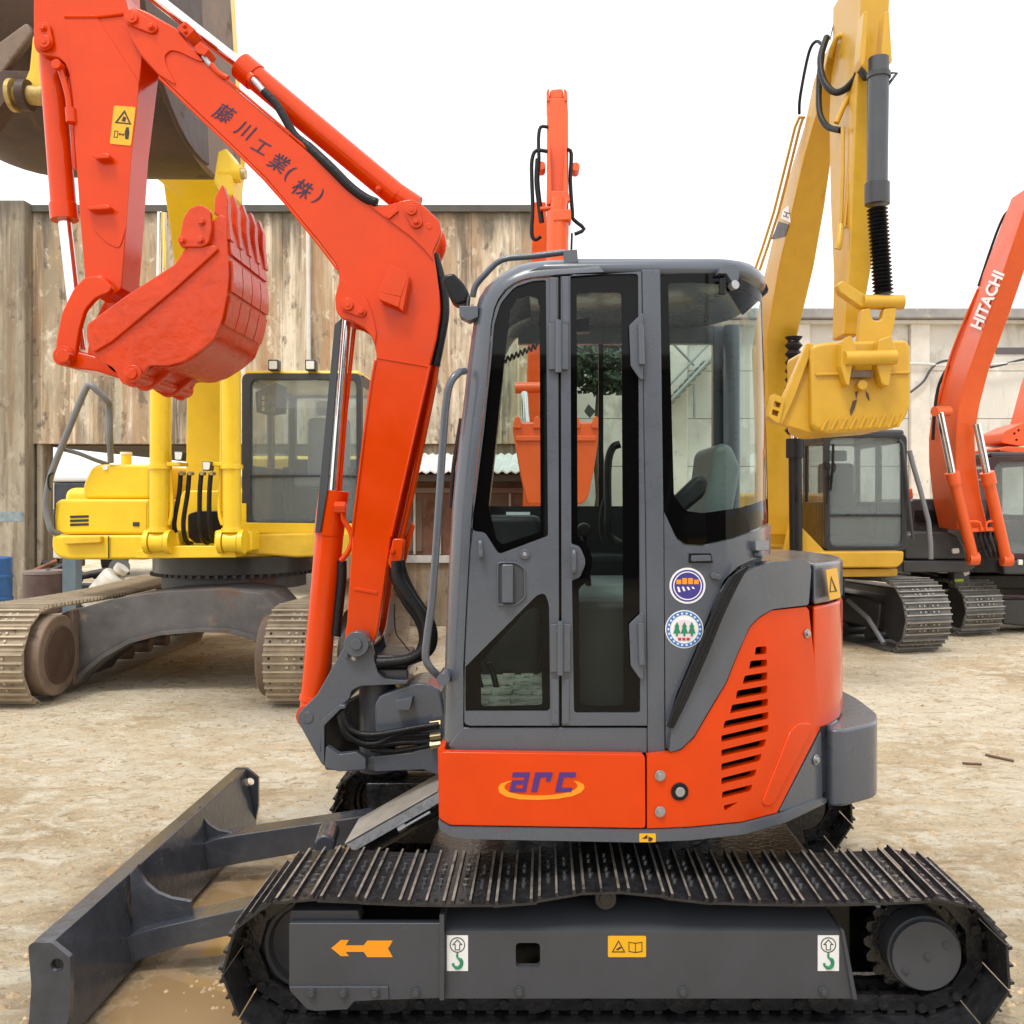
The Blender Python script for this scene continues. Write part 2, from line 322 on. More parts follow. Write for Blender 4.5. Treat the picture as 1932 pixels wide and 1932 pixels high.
# ---------------------------------------------------------------- stained concrete building, left
def stained(name, base, dark, rust, light):
    m = bpy.data.materials.new(name); m.use_nodes = True; t = m.node_tree; b = t.nodes['Principled BSDF']; N = t.nodes.new; L = t.links.new; b.inputs['Roughness'].default_value = .9
    g = N('ShaderNodeNewGeometry'); last = None
    def nz(scale, st, det=8, off=0):
        mp = N('ShaderNodeMapping'); mp.inputs['Scale'].default_value = (1, 1, 1 / st); mp.inputs['Location'].default_value = (off, off * .5, off * .2); L(g.outputs['Position'], mp.inputs[0])
        n = N('ShaderNodeTexNoise'); n.inputs['Scale'].default_value = scale; n.inputs['Detail'].default_value = det; n.inputs['Roughness'].default_value = .65; L(mp.outputs[0], n.inputs[0]); return n.outputs[0]
    r = N('ShaderNodeValToRGB'); r.color_ramp.elements[0].color = tuple(c * .75 for c in base) + (1,); r.color_ramp.elements[1].color = tuple(min(1, c * 1.2) for c in base) + (1,); r.color_ramp.elements[0].position = .3; r.color_ramp.elements[1].position = .7
    L(nz(2.2, 3), r.inputs[0]); last = r.outputs[0]
    for sc_, st, lo, hi, c, off in ((2.2, 12, .44, .57, light, 3), (1.8, 9, .46, .58, rust, 9), (.8, 2.5, .47, .60, tuple(c * .55 for c in base), 13), (2.6, 10, .515, .61, dark, 17), (5.0, 22, .51, .61, rust, 19), (9, 30, .53, .64, light, 21), (7, 2.0, .57, .66, dark, 23), (4, 1.4, .57, .66, light, 27), (11, 3, .56, .66, tuple(c * .7 for c in base), 43)):
        q = N('ShaderNodeMapRange'); q.inputs[1].default_value = lo; q.inputs[2].default_value = hi; q.inputs[4].default_value = .75; L(nz(sc_, st, 9, off), q.inputs[0])
        k = N('ShaderNodeMix'); k.data_type = 'RGBA'; L(q.outputs[0], k.inputs[0]); L(last, k.inputs[6]); k.inputs[7].default_value = tuple(c) + (1,); last = k.outputs[2]
    sz = N('ShaderNodeSeparateXYZ'); L(g.outputs['Position'], sz.inputs[0]); ad = N('ShaderNodeMath'); ad.operation = 'MULTIPLY_ADD'; L(nz(3, 9, 9, 41), ad.inputs[0]); ad.inputs[1].default_value = 2.2; L(sz.outputs[2], ad.inputs[2])
    q = N('ShaderNodeMapRange'); q.inputs[1].default_value = 7.25; q.inputs[2].default_value = 7.75; q.inputs[4].default_value = .85; L(ad.outputs[0], q.inputs[0])
    k = N('ShaderNodeMix'); k.data_type = 'RGBA'; L(q.outputs[0], k.inputs[0]); L(last, k.inputs[6]); k.inputs[7].default_value = (.1, .088, .07, 1); last = k.outputs[2]
    L(last, b.inputs['Base Color'])
    bp = N('ShaderNodeBump'); bp.inputs['Strength'].default_value = .5; bp.inputs['Distance'].default_value = .02; L(nz(14, 2.5), bp.inputs['Height']); L(bp.outputs[0], b.inputs['Normal'])
    return m
STAIN = stained('stained_corrugated_wall', (.48, .41, .30), (.095, .078, .06), (.37, .215, .105), (.78, .70, .56))
CONC = stained('weathered_concrete', (.34, .29, .21), (.13, .105, .08), (.22, .15, .09), (.42, .37, .29))
LBY = 16.0
LB = thing('stained_building', 'tall rain-stained ribbed concrete building behind the yellow excavator', 'building', (-5, 17, 0))
zt_, zb_ = Z_(388, LBY), Z_(837, LBY); x0, x1 = X_(58, LBY), X_(1008, LBY)
def rib_sheet(xa, xb):
    prof = []; a = xa; ws = []
    while a < xb - .3: ws.append(random.choice((.14, .17, .2, .3, .42))); a += ws[-1]
    k_ = (xb - xa) / sum(ws); a = xa - ws[0] * k_; pw = ws[0] * k_
    for w in ws:
        w *= k_; a += pw; pw = w; prof += [(a, 0), (a + w * .42, 0), (a + w * .6, .014), (a + w * .82, .014)]
    prof.append((xb, 0)); vs = []
    for x, d in prof: vs += [(x, LBY + d, zb_), (x, LBY + d, zt_ - .12), (x, LBY + .2, zb_), (x, LBY + .2, zt_ - .12)]
    fs = []
    for i in range(len(prof) - 1):
        a = 4 * i; fs += [(a, a + 4, a + 5, a + 1), (a + 2, a + 3, a + 7, a + 6), (a, a + 2, a + 6, a + 4), (a + 1, a + 5, a + 7, a + 3)]
    e = 4 * len(prof) - 4; fs += [(0, 1, 3, 2), (e, e + 2, e + 3, e + 1)]
    return mk('wall_panel', vs, fs, STAIN, LB, smooth=0)
xs = [x0 + (x1 - x0) * k / 8 for k in range(9)]
for a, b_ in zip(xs[:-1], xs[1:]): rib_sheet(a + .002, b_ - .002)
box('wall_backing', x0, x1 - .02, LBY + .15, LBY + .3, zb_ + .02, zt_ - .14, CONC, LB, bev=0)
box('coping', x0 - .05, x1 + .03, LBY - .06, LBY + .35, zt_ - .12, zt_, M('dark_coping', (.085, .08, .07), .8, var=.3, scale=3), LB, bev=.01)
box('column', X_(-5, LBY), X_(62, LBY), LBY - .25, LBY + .35, 0, zt_ + .02, CONC, LB, bev=.03); box('column', X_(60, LBY) + .06, X_(72, LBY) + .06, LBY + .02, LBY + .4, 0, zb_ + .02, CONC, LB, bev=.03)
box('outer_wall', X_(-160, LBY), X_(-6, LBY), LBY, LBY + .3, 0, zt_, STAIN, LB, bev=.02)
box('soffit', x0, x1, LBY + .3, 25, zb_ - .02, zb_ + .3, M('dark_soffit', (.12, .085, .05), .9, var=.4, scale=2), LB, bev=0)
box('side_wall', x1 - .1, x1, LBY + .36, 25, 0, zt_, STAIN, LB, bev=0); box('lower_wall', X_(620, LBY), x1 - .11, LBY + .1, LBY + .3, 0, zb_, CONC, LB, bev=0)
box('paint_band', X_(-4, LBY - .26), X_(43, LBY - .26), LBY - .254, LBY - .2503, Z_(984, LBY - .25), Z_(966, LBY - .25), M('faded_blue_paint', (.22, .27, .29), .8, var=.4, scale=8), LB, bev=0)
tag(MB().tube([(X_(581, 15.9), 15.9, Z_(435, 15.9)), (X_(583, 15.9), 15.9, Z_(690, 15.9))], .035, 8).build('drain_pipe', M('pale_pipe', (.6, .6, .58), .5)), 'thin pale vertical pipe on the stained wall, seen between boom and bucket', 'pipe')
# ---------------------------------------------------------------- low shed between the machines
SH = thing('lean_to_shed', 'low reddish lean-to shed with pale roof edge and grey-framed windows behind the boom', 'shed', (-1.4, 13.5, 0))
SY = 13.0; sx0, sx1 = X_(676, SY), X_(1010, SY)
REDW = M('dusty_red_window', (.16, .085, .06), .3, var=.4, scale=3, dirt=[((.22, .17, .12), .2, 5, 3)])
box('low_wall', sx0, sx1, SY, SY + .2, 0, Z_(1062, SY), CONC, SH, bev=.01); box('sill', sx0, sx1, SY - .05, SY + .2, Z_(1062, SY) + .002, Z_(1048, SY), M('pale_sill', (.55, .56, .56), .6, var=.2), SH)
box('upper_wall', sx0, sx1, SY + .04, SY + .2, Z_(1047, SY), Z_(888, SY), REDW, SH, bev=0); box('window_rail', sx0, sx1, SY - .01, SY + .05, Z_(930, SY), Z_(920, SY), M('dusty_rail', (.26, .21, .19), .7), SH)
for px in (720, 780, 828, 900, 960): box('mullion', X_(px, SY), X_(px + 4, SY), SY - .012, SY + .05, Z_(1046, SY), Z_(931, SY), M('pale_mullion', (.5, .5, .48), .6), SH, bev=.002)
for k, px in enumerate(range(684, 1000, 62)):
    if k % 2: box('window_panel', X_(px, SY), X_(px + 50, SY), SY + .02, SY + .039, Z_(1040, SY), Z_(940, SY), M('brown_board', (.14, .10, .075), .5, var=.5, scale=2, streak=6), SH, bev=0)
ROOFM = M('pale_fibre_roof', (.62, .62, .6), .7, var=.2)
n = 22
for k in range(n):
    a = sx0 - .1 + (sx1 - sx0 + .2) * k / n; w = (sx1 - sx0 + .2) / n
    MB().extr([(a, SY - .35, Z_(893, SY)), (a + w * .5, SY - .35, Z_(893, SY) + .035), (a + w * .98, SY - .35, Z_(893, SY)), (a + w * .98, SY - .35, Z_(893, SY) - .02), (a + w * .5, SY - .35, Z_(893, SY) + .015), (a, SY - .35, Z_(893, SY) - .02)], (0, 2.2, .34)).build('roof_sheet', ROOFM, SH, smooth=0)
box('fascia', sx0, sx1, SY - .28, SY + .1, Z_(909, SY), Z_(896, SY), M('dark_fascia', (.08, .07, .06), .8), SH)
# ---------------------------------------------------------------- white building, right
RBY = 22.0
PLAS = M('dirty_white_plaster', (.62, .60, .55), .85, var=.08, scale=.8, bump=.3, bscale=9, dirt=[((.42, .395, .345), .35, 1.1, 2), ((.8, .78, .72), .12, 2.4, 1), ((.3, .28, .25), .08, 2.2, 7)])
PEEL = M('peeling_blue_pilaster', (.66, .62, .55), .85, var=.1, scale=3, bump=.4, bscale=10, dirt=[((.06, .07, .13), .13, 2.2, 1.7), ((.3, .28, .25), .05, 6, 1)])
FASC = M('grey_concrete_fascia', (.3, .29, .28), .85, var=.25, scale=1.5, dirt=[((.5, .46, .4), .1, 3, 1)])
RB = thing('plaster_building', 'long dirty white plaster building with grey concrete fascia on the right', 'building', (8, 23, 0))
rx0, rx1 = X_(1085, RBY), X_(2050, RBY); rz = Z_(587, RBY)
pil = [1085, 1260, 1490, 1715, 1960]
for a, b_ in zip(pil[:-1], pil[1:]):
    zz = [0, Z_(880, RBY), Z_(790, RBY), Z_(700, RBY), Z_(612, RBY)]
    for k in range(4): box('wall_panel', X_(a, RBY) + .01, X_(b_, RBY) - .01, RBY, RBY + .25, zz[k] + .006, zz[k + 1] - .006, PLAS, RB, bev=.008)
for px in pil[1:]: box('pilaster', X_(px, RBY), X_(px + 36, RBY), RBY - .12, RBY + .1, 0, Z_(610, RBY), PEEL, RB, bev=.02)
box('fascia', rx0 - .2, rx1, RBY - .35, RBY + .4, Z_(605, RBY), rz, FASC, RB, bev=.02); box('eaves', rx0 - .1, rx1, RBY - .2, RBY + .3, Z_(613, RBY), Z_(606, RBY), PLAS, RB, bev=.01)
box('wall_core', rx0, rx1, RBY + .2, RBY + 8, 0, rz - .1, PLAS, RB, bev=0)
box('window_shutter', X_(1878, RBY), X_(1960, RBY), RBY - .03, RBY + .05, Z_(668, RBY), Z_(656, RBY), M('torn_awning', (.12, .11, .12), .8), RB)
WIREM = M('cable_sheath', (.05, .05, .055), .6); WIREW = M('pale_cable_sheath', (.6, .6, .58), .6)
for pts, mt, lab in ((((1716, 686), (1750, 687), (1790, 691), (1850, 690), (1932, 683)), WIREW, 'pale cable strung level across the white wall beside the right orange boom'),
                     (((1718, 740), (1742, 720), (1756, 697), (1772, 684), (1790, 680)), WIREM, 'black cable bundle sagging down the peeling blue pilaster'),
                     (((1868, 693), (1900, 686), (1932, 678), (1960, 676)), WIREM, 'black cable on the white wall right of the orange boom')):
    tag(wtube('cable', [(x, y, RBY - .2) for x, y in pts], .03, mt, None, 6), lab, 'cable')
# steel stair on the white wall, seen through the rear cab glass
SG = M('galvanised_stair', (.25, .27, .26), .5, .3)
ST = thing('steel_stair', 'steel outside stair on the white wall, seen through the rear cab glass', 'stair', (X_(1300, 21.3), 21.3, 0))
wtube('stringer', [(1262, 760, 21.3), (1345, 672, 21.3)], .05, SG, ST, 6, 1); wtube('stringer', [(1262, 760, 21.9), (1345, 672, 21.9)], .05, SG, ST, 6, 1); wtube('handrail', [(1262, 728, 21.3), (1345, 640, 21.3)], .03, SG, ST, 6, 1)
wtube('brace', [(1262, 640, 21.3), (1310, 690, 21.3)], .03, SG, ST, 6, 1); wtube('post', [(1310, 790, 21.3), (1310, 725, 21.3), (1290, 725, 21.3)], .03, SG, ST, 6, 1)
for k in range(8): a = W(1266 + k * 10, 756 - k * 10.6, 21.3); box('tread', a.x - .1, a.x + .1, 21.3, 21.9, a.z - .02, a.z + .02, SG, ST, bev=0)
# tree standing before the white building
TR = thing('leafy_tree', 'dark leafy tree before the white building, seen through the cab door glass', 'tree', (X_(1130, 20), 20, 0))
tb = W(1130, 760, 20); BARK = M('bark', (.09, .07, .05), .9, var=.3)
tube('trunk', [(tb.x, 20, 0), (tb.x + .05, 20, 1.8), (tb.x - .05, 20, 3.2), (tb.x + .05, 20, 4.6)], [.16] * 6 + [.12] * 6 + [.05] * 7, BARK, TR, 8)
LEAF = M('tree_leaves', (.035, .06, .03), .6, var=.5, scale=4)
s = MB(); c0 = W(1130, 690, 20)
for k in range(7000):
    while True:
        v = Vector((random.uniform(-1, 1), random.uniform(-1, 1), random.uniform(-1, 1)))
        if v.length < 1: break
    cl_ = noise.noise(v * 2.3 + Vector((4, 2, 8)))
    if cl_ < -.12: continue
    p = c0 + Vector((v.x * 1.5, v.y * .9, v.z * .62)); a = Vector((random.gauss(0, 1), random.gauss(0, 1), random.gauss(0, 1))).normalized(); b_ = a.orthogonal().normalized(); r = random.uniform(.03, .06)
    s.add([p + a * r * 1.6, p + b_ * r, p - a * r * 1.6, p - b_ * r], [(0, 1, 2, 3)])
s.build('crown', LEAF, TR, smooth=0)
# ================================================================ the orange mini excavator
EX = thing('mini_excavator', 'orange and grey mini excavator with glazed cab and blade, nearest in the yard', 'excavator', (.2, 3.96, 0))
YN, YF = 2.98, 3.41                          # near crawler, outer and inner edge
# ---------------- crawler tracks
def shoe_mesh(L, Wd, th, gh, gr, mats, bolts=True, name='shoe'):
    s = MB(); n = len(gr)
    s.box(-L / 2 - .004, L / 2 + .004, -Wd / 2, Wd / 2, 0, th, 0)
    for g, w in gr:
        a, b = w * 1.5, w
        vs = [(g - a, -Wd / 2, th * .9), (g + a, -Wd / 2, th * .9), (g + b, -Wd / 2, th + gh), (g - b, -Wd / 2, th + gh)]
        vs += [(x, Wd / 2, z) for x, y, z in vs]
        s.add(vs, [(0, 1, 2, 3), (7, 6, 5, 4), (0, 4, 5, 1), (1, 5, 6, 2), (3, 7, 4, 0)], 0).add([vs[3], vs[2], vs[6], vs[7]], [(0, 1, 2, 3)], 1)
    if bolts:
        xs = [(gr[0][0] + gr[1][0]) / 2, (gr[1][0] + gr[2][0]) / 2]
        for x in xs:
            for y in (-.075, -.03, .05, .095):
                s.cyl((x, y * Wd / .43, th * .5), (x, y * Wd / .43, th + gh * .55), L * .062, 6, 2)
            s.box(x - L * .05, x + L * .05, .002, .022, th * .5, th + .0015, 3)
            s.box(x - L * .05, x + L * .05, -Wd * .44, -Wd * .41, th * .5, th + .0015, 3)
    return s.mesh(name, mats)
HOLE = M('dark_hole', (.003, .003, .003), .7, var=0)
SHOE = shoe_mesh(.131, .43, .008, .0125, [(-.058, .0042), (-.003, .0034), (.052, .0042)], [TRACK, TRACKW, M('wet_bolt_steel', (.3, .3, .31), .16, .8, var=.3), HOLE])
lk = MB()
for y in (-.052, .052):
    for sgn in (1,):
        pr = []
        for k in range(9): a = math.pi / 2 + math.pi * k / 8; pr.append((-.05 + .026 * math.cos(a), -.036 + .026 * math.sin(a)))
        for k in range(9): a = -math.pi / 2 + math.pi * k / 8; pr.append((.05 + .026 * math.cos(a), -.036 + .026 * math.sin(a)))
        lk.extr([(x, y - .013, z) for x, z in pr], (0, .026, 0))
    lk.box(-.045, -.02, y - .02, y + .02, -.012, -.0015).box(.02, .045, y - .02, y + .02, -.012, -.0015)
lk.cyl((.062, -.082, -.036), (.062, .082, -.036), .016, 12)
LINK = lk.mesh('link', [TRACK])
def even(path, n):
    ps = [Vector(p) for p in path]; ps.append(ps[0]); ds = [0]
    for a, b in zip(ps[:-1], ps[1:]): ds.append(ds[-1] + (b - a).length)
    tot = ds[-1]; o = []; j = 0
    for i in range(n):
        d = tot * i / n
        while ds[j + 1] < d: j += 1
        t = (d - ds[j]) / (ds[j + 1] - ds[j]); p = ps[j].lerp(ps[j + 1], t); o.append((p, d))
    def at(d):
        d %= tot; k = 0
        while ds[k + 1] < d: k += 1
        return ps[k].lerp(ps[k + 1], (d - ds[k]) / (ds[k + 1] - ds[k]))
    return [(p, (at(d + tot / n / 2) - at(d - tot / n / 2)).normalized()) for p, d in o]
def lay_track(trk, org, d, path, n, shoe, linkm=None):
    d = Vector(d); up = Vector((0, 0, 1))
    for p, t in even(path, n):
        T = d * t.x + up * t.y; Nn = d * (-t.y) + up * t.x; Lt = Nn.cross(T)
        m = Matrix((T, Lt, Nn)).transposed(); w = Vector(org) + d * p.x + up * p.y
        place(shoe, 'shoe', trk, w, m)
        if linkm: place(linkm, 'chain_link', trk, w, m)
def oval(x0, x1, r, zc, sag=(), n=16):
    o = []
    m = 28
    for i in range(m):                       # top run, left to right
        x = x0 + (x1 - x0) * i / m; o.append((x, zc + r - sum(dz * max(0, 1 - ((x - c) / w) ** 2) for c, w, dz in sag)))
    for i in range(n): a = math.pi / 2 - math.pi * i / n; o.append((x1 + r * math.cos(a), zc + r * math.sin(a)))
    for i in range(6): o.append((x1 + (x0 - x1) * i / 6, zc - r))
    for i in range(n): a = -math.pi / 2 - math.pi * i / n; o.append((x0 + r * math.cos(a), zc + r * math.sin(a)))
    return o
SX, IX, ZC = 1.238, -.79, .24
PATH = oval(IX, SX, .215, ZC, [(-.27, .4, .014), (.82, .4, .012), (.195, .26, -.026)])
for nm, off in (('near', 0), ('far', 1.53)):
    tr = part('crawler_track', EX, (.22, (YN + YF) / 2 + off, .23))
    lay_track(tr, (0, (YN + YF) / 2 + off, 0), (1, 0, 0), PATH, 39, SHOE, LINK)
    yc = (YN + YF) / 2 + off
    # idler wheel: rim, web
    s = MB()
    def ring(s, cx, cz, prof):               # lathe about the Y axis
        n = 40
        for (r0, y0), (r1, y1) in zip(prof[:-1], prof[1:]):
            vs = []
            for k in range(n):
                a = 6.283185 * k / n; vs += [(cx + r0 * math.cos(a), y0, cz + r0 * math.sin(a)), (cx + r1 * math.cos(a), y1, cz + r1 * math.sin(a))]
            s.add(vs, [(2 * k, 2 * ((k + 1) % n), 2 * ((k + 1) % n) + 1, 2 * k + 1) for k in range(n)])
    ring(s, IX, ZC, [(.001, yc - .05), (.05, yc - .055), (.06, yc - .03), (.125, yc - .022), (.135, yc - .04), (.148, yc - .04), (.15, yc - .025), (.168, yc - .022), (.168, yc + .022), (.15, yc + .025), (.148, yc + .04), (.135, yc + .04), (.125, yc + .02), (.05, yc + .05), (.001, yc + .05)])
    s.build('idler_wheel', GREYF if off == 0 else TRACK, EX, smooth=30)
    # sprocket with teeth and drive cover
    s = MB(); pts = []
    for k in range(19 * 6):
        a = 6.283185 * k / (19 * 6); ph = (k % 6) / 6
        r = .172 - .022 * max(0, math.cos(6.283 * ph)) ; pts.append((SX + r * math.cos(a), yc - .018, ZC + r * math.sin(a)))
    s.extr(pts, (0, .036, 0)).build('sprocket', TRACK, EX, bev=.003)
    if off == 0:
        cyl('drive_hub', (SX, yc - .1, ZC), (SX, yc - .018, ZC), .122, GREYF, EX, 48, bev=.004)
        dc = cyl('drive_cover', (SX, 3.075, ZC), (SX, yc - .1, ZC), .113, GREYF, EX, 56, bev=.004)
        for a, b in ((.0, .0), (.062, .038), (-.07, -.045)):
            MB().cyl((SX + a, 3.076, ZC + b), (SX + a, 3.07, ZC + b), .011, 16).cyl((SX + a, 3.076, ZC + b), (SX + a, 3.066, ZC + b), .006, 6).build('plug', GREYF, dc, bev=.001)
        for k in range(9):
            a = 6.283 * k / 9 + .2; MB().cyl((SX + .148 * math.cos(a), yc - .018, ZC + .148 * math.sin(a)), (SX + .148 * math.cos(a), yc - .03, ZC + .148 * math.sin(a)), .009, 6).build('bolt', TRACK, EX)
    else: cyl('drive_hub', (SX, yc - .16, ZC), (SX, yc + .16, ZC), .11, TRACK, EX, 40)
    # bottom rollers and carrier
    for k in range(4):
        x = -.5 + k * .47; cyl('track_roller', (x, yc - .09, .09), (x, yc + .09, .09), .052, TRACK, EX, 20)
# near track frame
TF = panel('track_frame', rnd([(840, 1757), (1586, 1757), (1609, 1884), (838, 1884)], 3), flat(3.02), .03, GREYF, EX,
           holes=[rnd([(973, 1779), (1019, 1779), (1019, 1826), (973, 1826)], 9)], bev=.003)
z1, z0 = Z_(1757, 3.02), Z_(1884, 3.02); xa, xb = X_(840, 3.02), X_(1586, 3.02)
MB().add([(xa, 3.021, z1), (xb, 3.021, z1), (xb - .03, 3.14, z1 + .05), (xa, 3.14, z1 + .05), (xb - .03, 3.3, z1 + .05), (xa, 3.3, z1 + .05), (xa, 3.021, z1 - .012), (xb, 3.021, z1 - .012), (xb - .03, 3.14, z1 + .035), (xa, 3.14, z1 + .035)],
         [(0, 1, 2, 3), (3, 2, 4, 5), (6, 9, 8, 7), (0, 3, 9, 6), (1, 7, 8, 2)]).build('frame_slope', GREYF, TF, bev=0)
box('inner_plate', .7, 1.36, 3.385, 3.4, .035, .40, BLACK, EX, bev=0)
box('frame_core', xa - .35, xb + .09, 3.2, 3.36, .1, z1 + .03, BLACK, EX)
prism('end_bracket', [(1586, 1752), (1594, 1757), (1619, 1888), (1609, 1888)], 3.008, 3.16, GREYF, TF)
FP = prism('idler_guard', [(545, 1742), (832, 1742), (832, 1884), (668, 1889), (655, 1904), (595, 1907), (580, 1903), (548, 1870), (545, 1862)], 3.0, 3.03, GREYF, EX, bev=.003)
prism('guard_fold', [(548, 1718), (675, 1718), (680, 1741), (545, 1741)], 3.03, 3.1, GREYF, FP)
prism('lower_lip', [(545, 1862), (732, 1862), (733, 1886), (668, 1890), (655, 1905), (595, 1908), (579, 1904), (548, 1871)], 2.992, 3.002, GREYF, FP, bev=.002)
prism('frame_rib', [(829, 1726), (838, 1726), (838, 1888), (829, 1888)], 2.995, 3.2, GREYF, TF, bev=.002)
for x, y, Y in ((588, 1872, 2.99), (648, 1872, 2.99), (708, 1872, 2.99), (785, 1872, 2.998), (980, 1870, 3.018), (1288, 1870, 3.018), (1553, 1870, 3.018)): bolt(x, y, Y, 6.5, GREYF, TF, .014)
wcyl('carrier_roller', 1143, 1697, 3.05, 3.28, 20, TRACK, EX); wcyl('roller_cap', 1143, 1697, 3.042, 3.05, 12, TRACK, EX)
ARW = prism('arrow_sticker', [(625, 1789), (643, 1774), (658, 1774), (652, 1784), (686, 1784), (693, 1775), (741, 1775), (732, 1790), (741, 1806), (693, 1806), (686, 1796), (652, 1796), (658, 1804), (643, 1804)], 2.9985, 3.0, ORGPR, FP, bev=0)
for x0 in (843, 1543):
    st = prism('hook_sticker', [(x0, 1765), (x0 + 40, 1765), (x0 + 40, 1832), (x0, 1832)], 3.0182, 3.0199, WHITE, TF, bev=0)
    prism('hook_ring', circ(x0 + 20, 1783, 14.5, 28), 3.0174, 3.0182, INK, st, holes=[circ(x0 + 20, 1783, 12.8, 28)], bev=0)
    prism('hook_arrow', [(x0 + 20, 1772), (x0 + 30, 1783), (x0 + 25, 1783), (x0 + 25, 1793), (x0 + 15, 1793), (x0 + 15, 1783), (x0 + 10, 1783)], 3.0174, 3.0182, INK, st, holes=[[(x0 + 20, 1774.5), (x0 + 26.5, 1781.6), (x0 + 23.4, 1781.6), (x0 + 23.4, 1791.5), (x0 + 16.6, 1791.5), (x0 + 16.6, 1781.6), (x0 + 13.5, 1781.6)]], bev=0)
    hk = [(x0 + 20, 1798), (x0 + 20, 1806), (x0 + 27, 1812), (x0 + 27, 1821), (x0 + 20, 1826), (x0 + 13, 1822), (x0 + 12, 1817)]
    MB().tube(smoothpts([W(x, y, 3.0182) for x, y in hk], 5), [.0035] * 8 + [.006] * 15 + [.004] * 8, 6).build('hook_mark', GREENP, st)
WS = prism('warning_sticker', rnd([(1147, 1766), (1219, 1766), (1219, 1806), (1147, 1806)], 3), 3.0182, 3.0199, YELST, TF, bev=0)
prism('warning_triangle', [(1167, 1774), (1180, 1797), (1154, 1797)], 3.0174, 3.0182, INK, WS, holes=[[(1167, 1777.5), (1177, 1795.2), (1157, 1795.2)]], bev=0)
prism('warning_mark', [(1162, 1792), (1170, 1786), (1173, 1788), (1166, 1793)], 3.0174, 3.0182, INK, WS, bev=0)
prism('book_mark', [(1186, 1777), (1199, 1779), (1212, 1777), (1212, 1796), (1199, 1798), (1186, 1796)], 3.0174, 3.0182, INK, WS, holes=[[(1187.5, 1778.6), (1198.3, 1780.5), (1198.3, 1796.2), (1187.5, 1794.6)], [(1199.7, 1780.5), (1210.5, 1778.6), (1210.5, 1794.6), (1199.7, 1796.2)]], bev=0)
# far track frame, centre frame
prism('track_frame', [(690, 1478), (1500, 1478), (1520, 1592), (700, 1592)], 4.53, 4.85, TRACK, EX)
box('centre_frame', -.45, 1.0, 3.38, 4.54, .16, .4, TRACK, EX, bev=.03)
cyl('slew_ring', (.27, 3.96, .4), (.27, 3.96, .63), .45, TRACK, EX, 48)
# ---------------- dozer blade
DB = part('dozer_blade', EX, (-1.55, 3.96, .15))
def bladesec(Y):
    return [(-1.625, Y, .327), (-1.558, Y, .327), (-1.545, Y, .25), (-1.52, Y, .12), (-1.50, Y, .02), (-1.62, Y, .006), (-1.6, Y, .05), (-1.585, Y, .15), (-1.592, Y, .25)]
sec = bladesec(3.0)
MB().extr(sec, (0, 1.92, 0)).build('blade_plate', GREYB, DB, bev=.006, seg=3)
ep = rnd([(53, 1786), (60, 1779), (97, 1779), (133, 1808), (133, 1900), (118, 1975), (48, 1975), (55, 1920), (59, 1860), (55, 1810)], 4)
panel('end_plate', ep, flat(2.978), .022, GREYB, DB, holes=[circ(108, 1821, 12.5, 20)], bev=.003)
def shifted(Yn, d): return lambda px, py: (W(px, py, Yn) + Vector((0, d, 0)), Vector((0, 1, 0)))
panel('end_plate', ep, shifted(2.978, 1.942), .022, GREYB, DB, holes=[circ(108, 1821, 12.5, 20)], bev=.003)
prism('push_arm', rnd([(222, 1778), (250, 1764), (290, 1752), (470, 1712), (640, 1672), (640, 1722), (470, 1757), (333, 1788), (268, 1810), (218, 1834)], 8), 3.44, 3.56, GREYB, DB, bev=.006)
prism('push_arm', rnd([(380, 1592), (410, 1582), (450, 1575), (633, 1548), (700, 1538), (700, 1590), (633, 1598), (520, 1618), (460, 1628), (392, 1642)], 8), 4.24, 4.36, GREYB, DB, bev=.006)
prism('gusset', [(259, 1632), (264, 1650), (275, 1667), (295, 1684), (322, 1695), (360, 1701), (362, 1728), (250, 1762), (245, 1650)], 3.49, 3.51, GREYB, DB, bev=.002)
prism('gusset', [(376, 1522), (382, 1540), (393, 1555), (412, 1567), (450, 1573), (450, 1594), (380, 1612), (370, 1530)], 4.29, 4.31, GREYB, DB, bev=.002)
# blade cylinder with bright guard
CG = part('blade_cylinder', EX, W(720, 1550, 3.8))
a, b = W(650, 1592, 3.72), W(826, 1492, 3.72)
dn = Vector((0, 0, -.012)); bk = Vector((0, .2, 0))
dv = (b - a).normalized(); up = Vector((-dv.z, 0, dv.x))
if up.z < 0: up = -up
GUARD = M('galvanised_guard', (.42, .43, .46), .3, .35, var=.15, scale=30, bump=.2)
GUARD2 = M('dusty_guard_top', (.3, .27, .24), .5, .1, var=.15, scale=20, bump=.2)
MB().extr([a, b, b - up * .045, a - up * .045 + dv * .02], (0, .012, 0), 0).extr([a + up * .002, b + up * .002, b + bk + up * .02, a + bk + up * .02 + dv * .03], -up * .01, 1).build('cylinder_guard', [GUARD, GUARD2], CG, bev=.002)
MB().cyl(W(700, 1592, 3.8), W(840, 1510, 3.8), .04, 20).build('cylinder_barrel', TRACK, CG)
MB().cyl(W(760, 1562, 3.7), W(812, 1532, 3.7), .006, 8).cyl(W(752, 1566, 3.7), W(766, 1558, 3.7), .012, 8).build('cylinder_hose', STEEL, CG)
s = MB(); s.cyl(W(612, 1596, 3.72), W(622, 1566, 3.9), .042, 20).build('pin_boss', GREYB, DB, bev=.012)
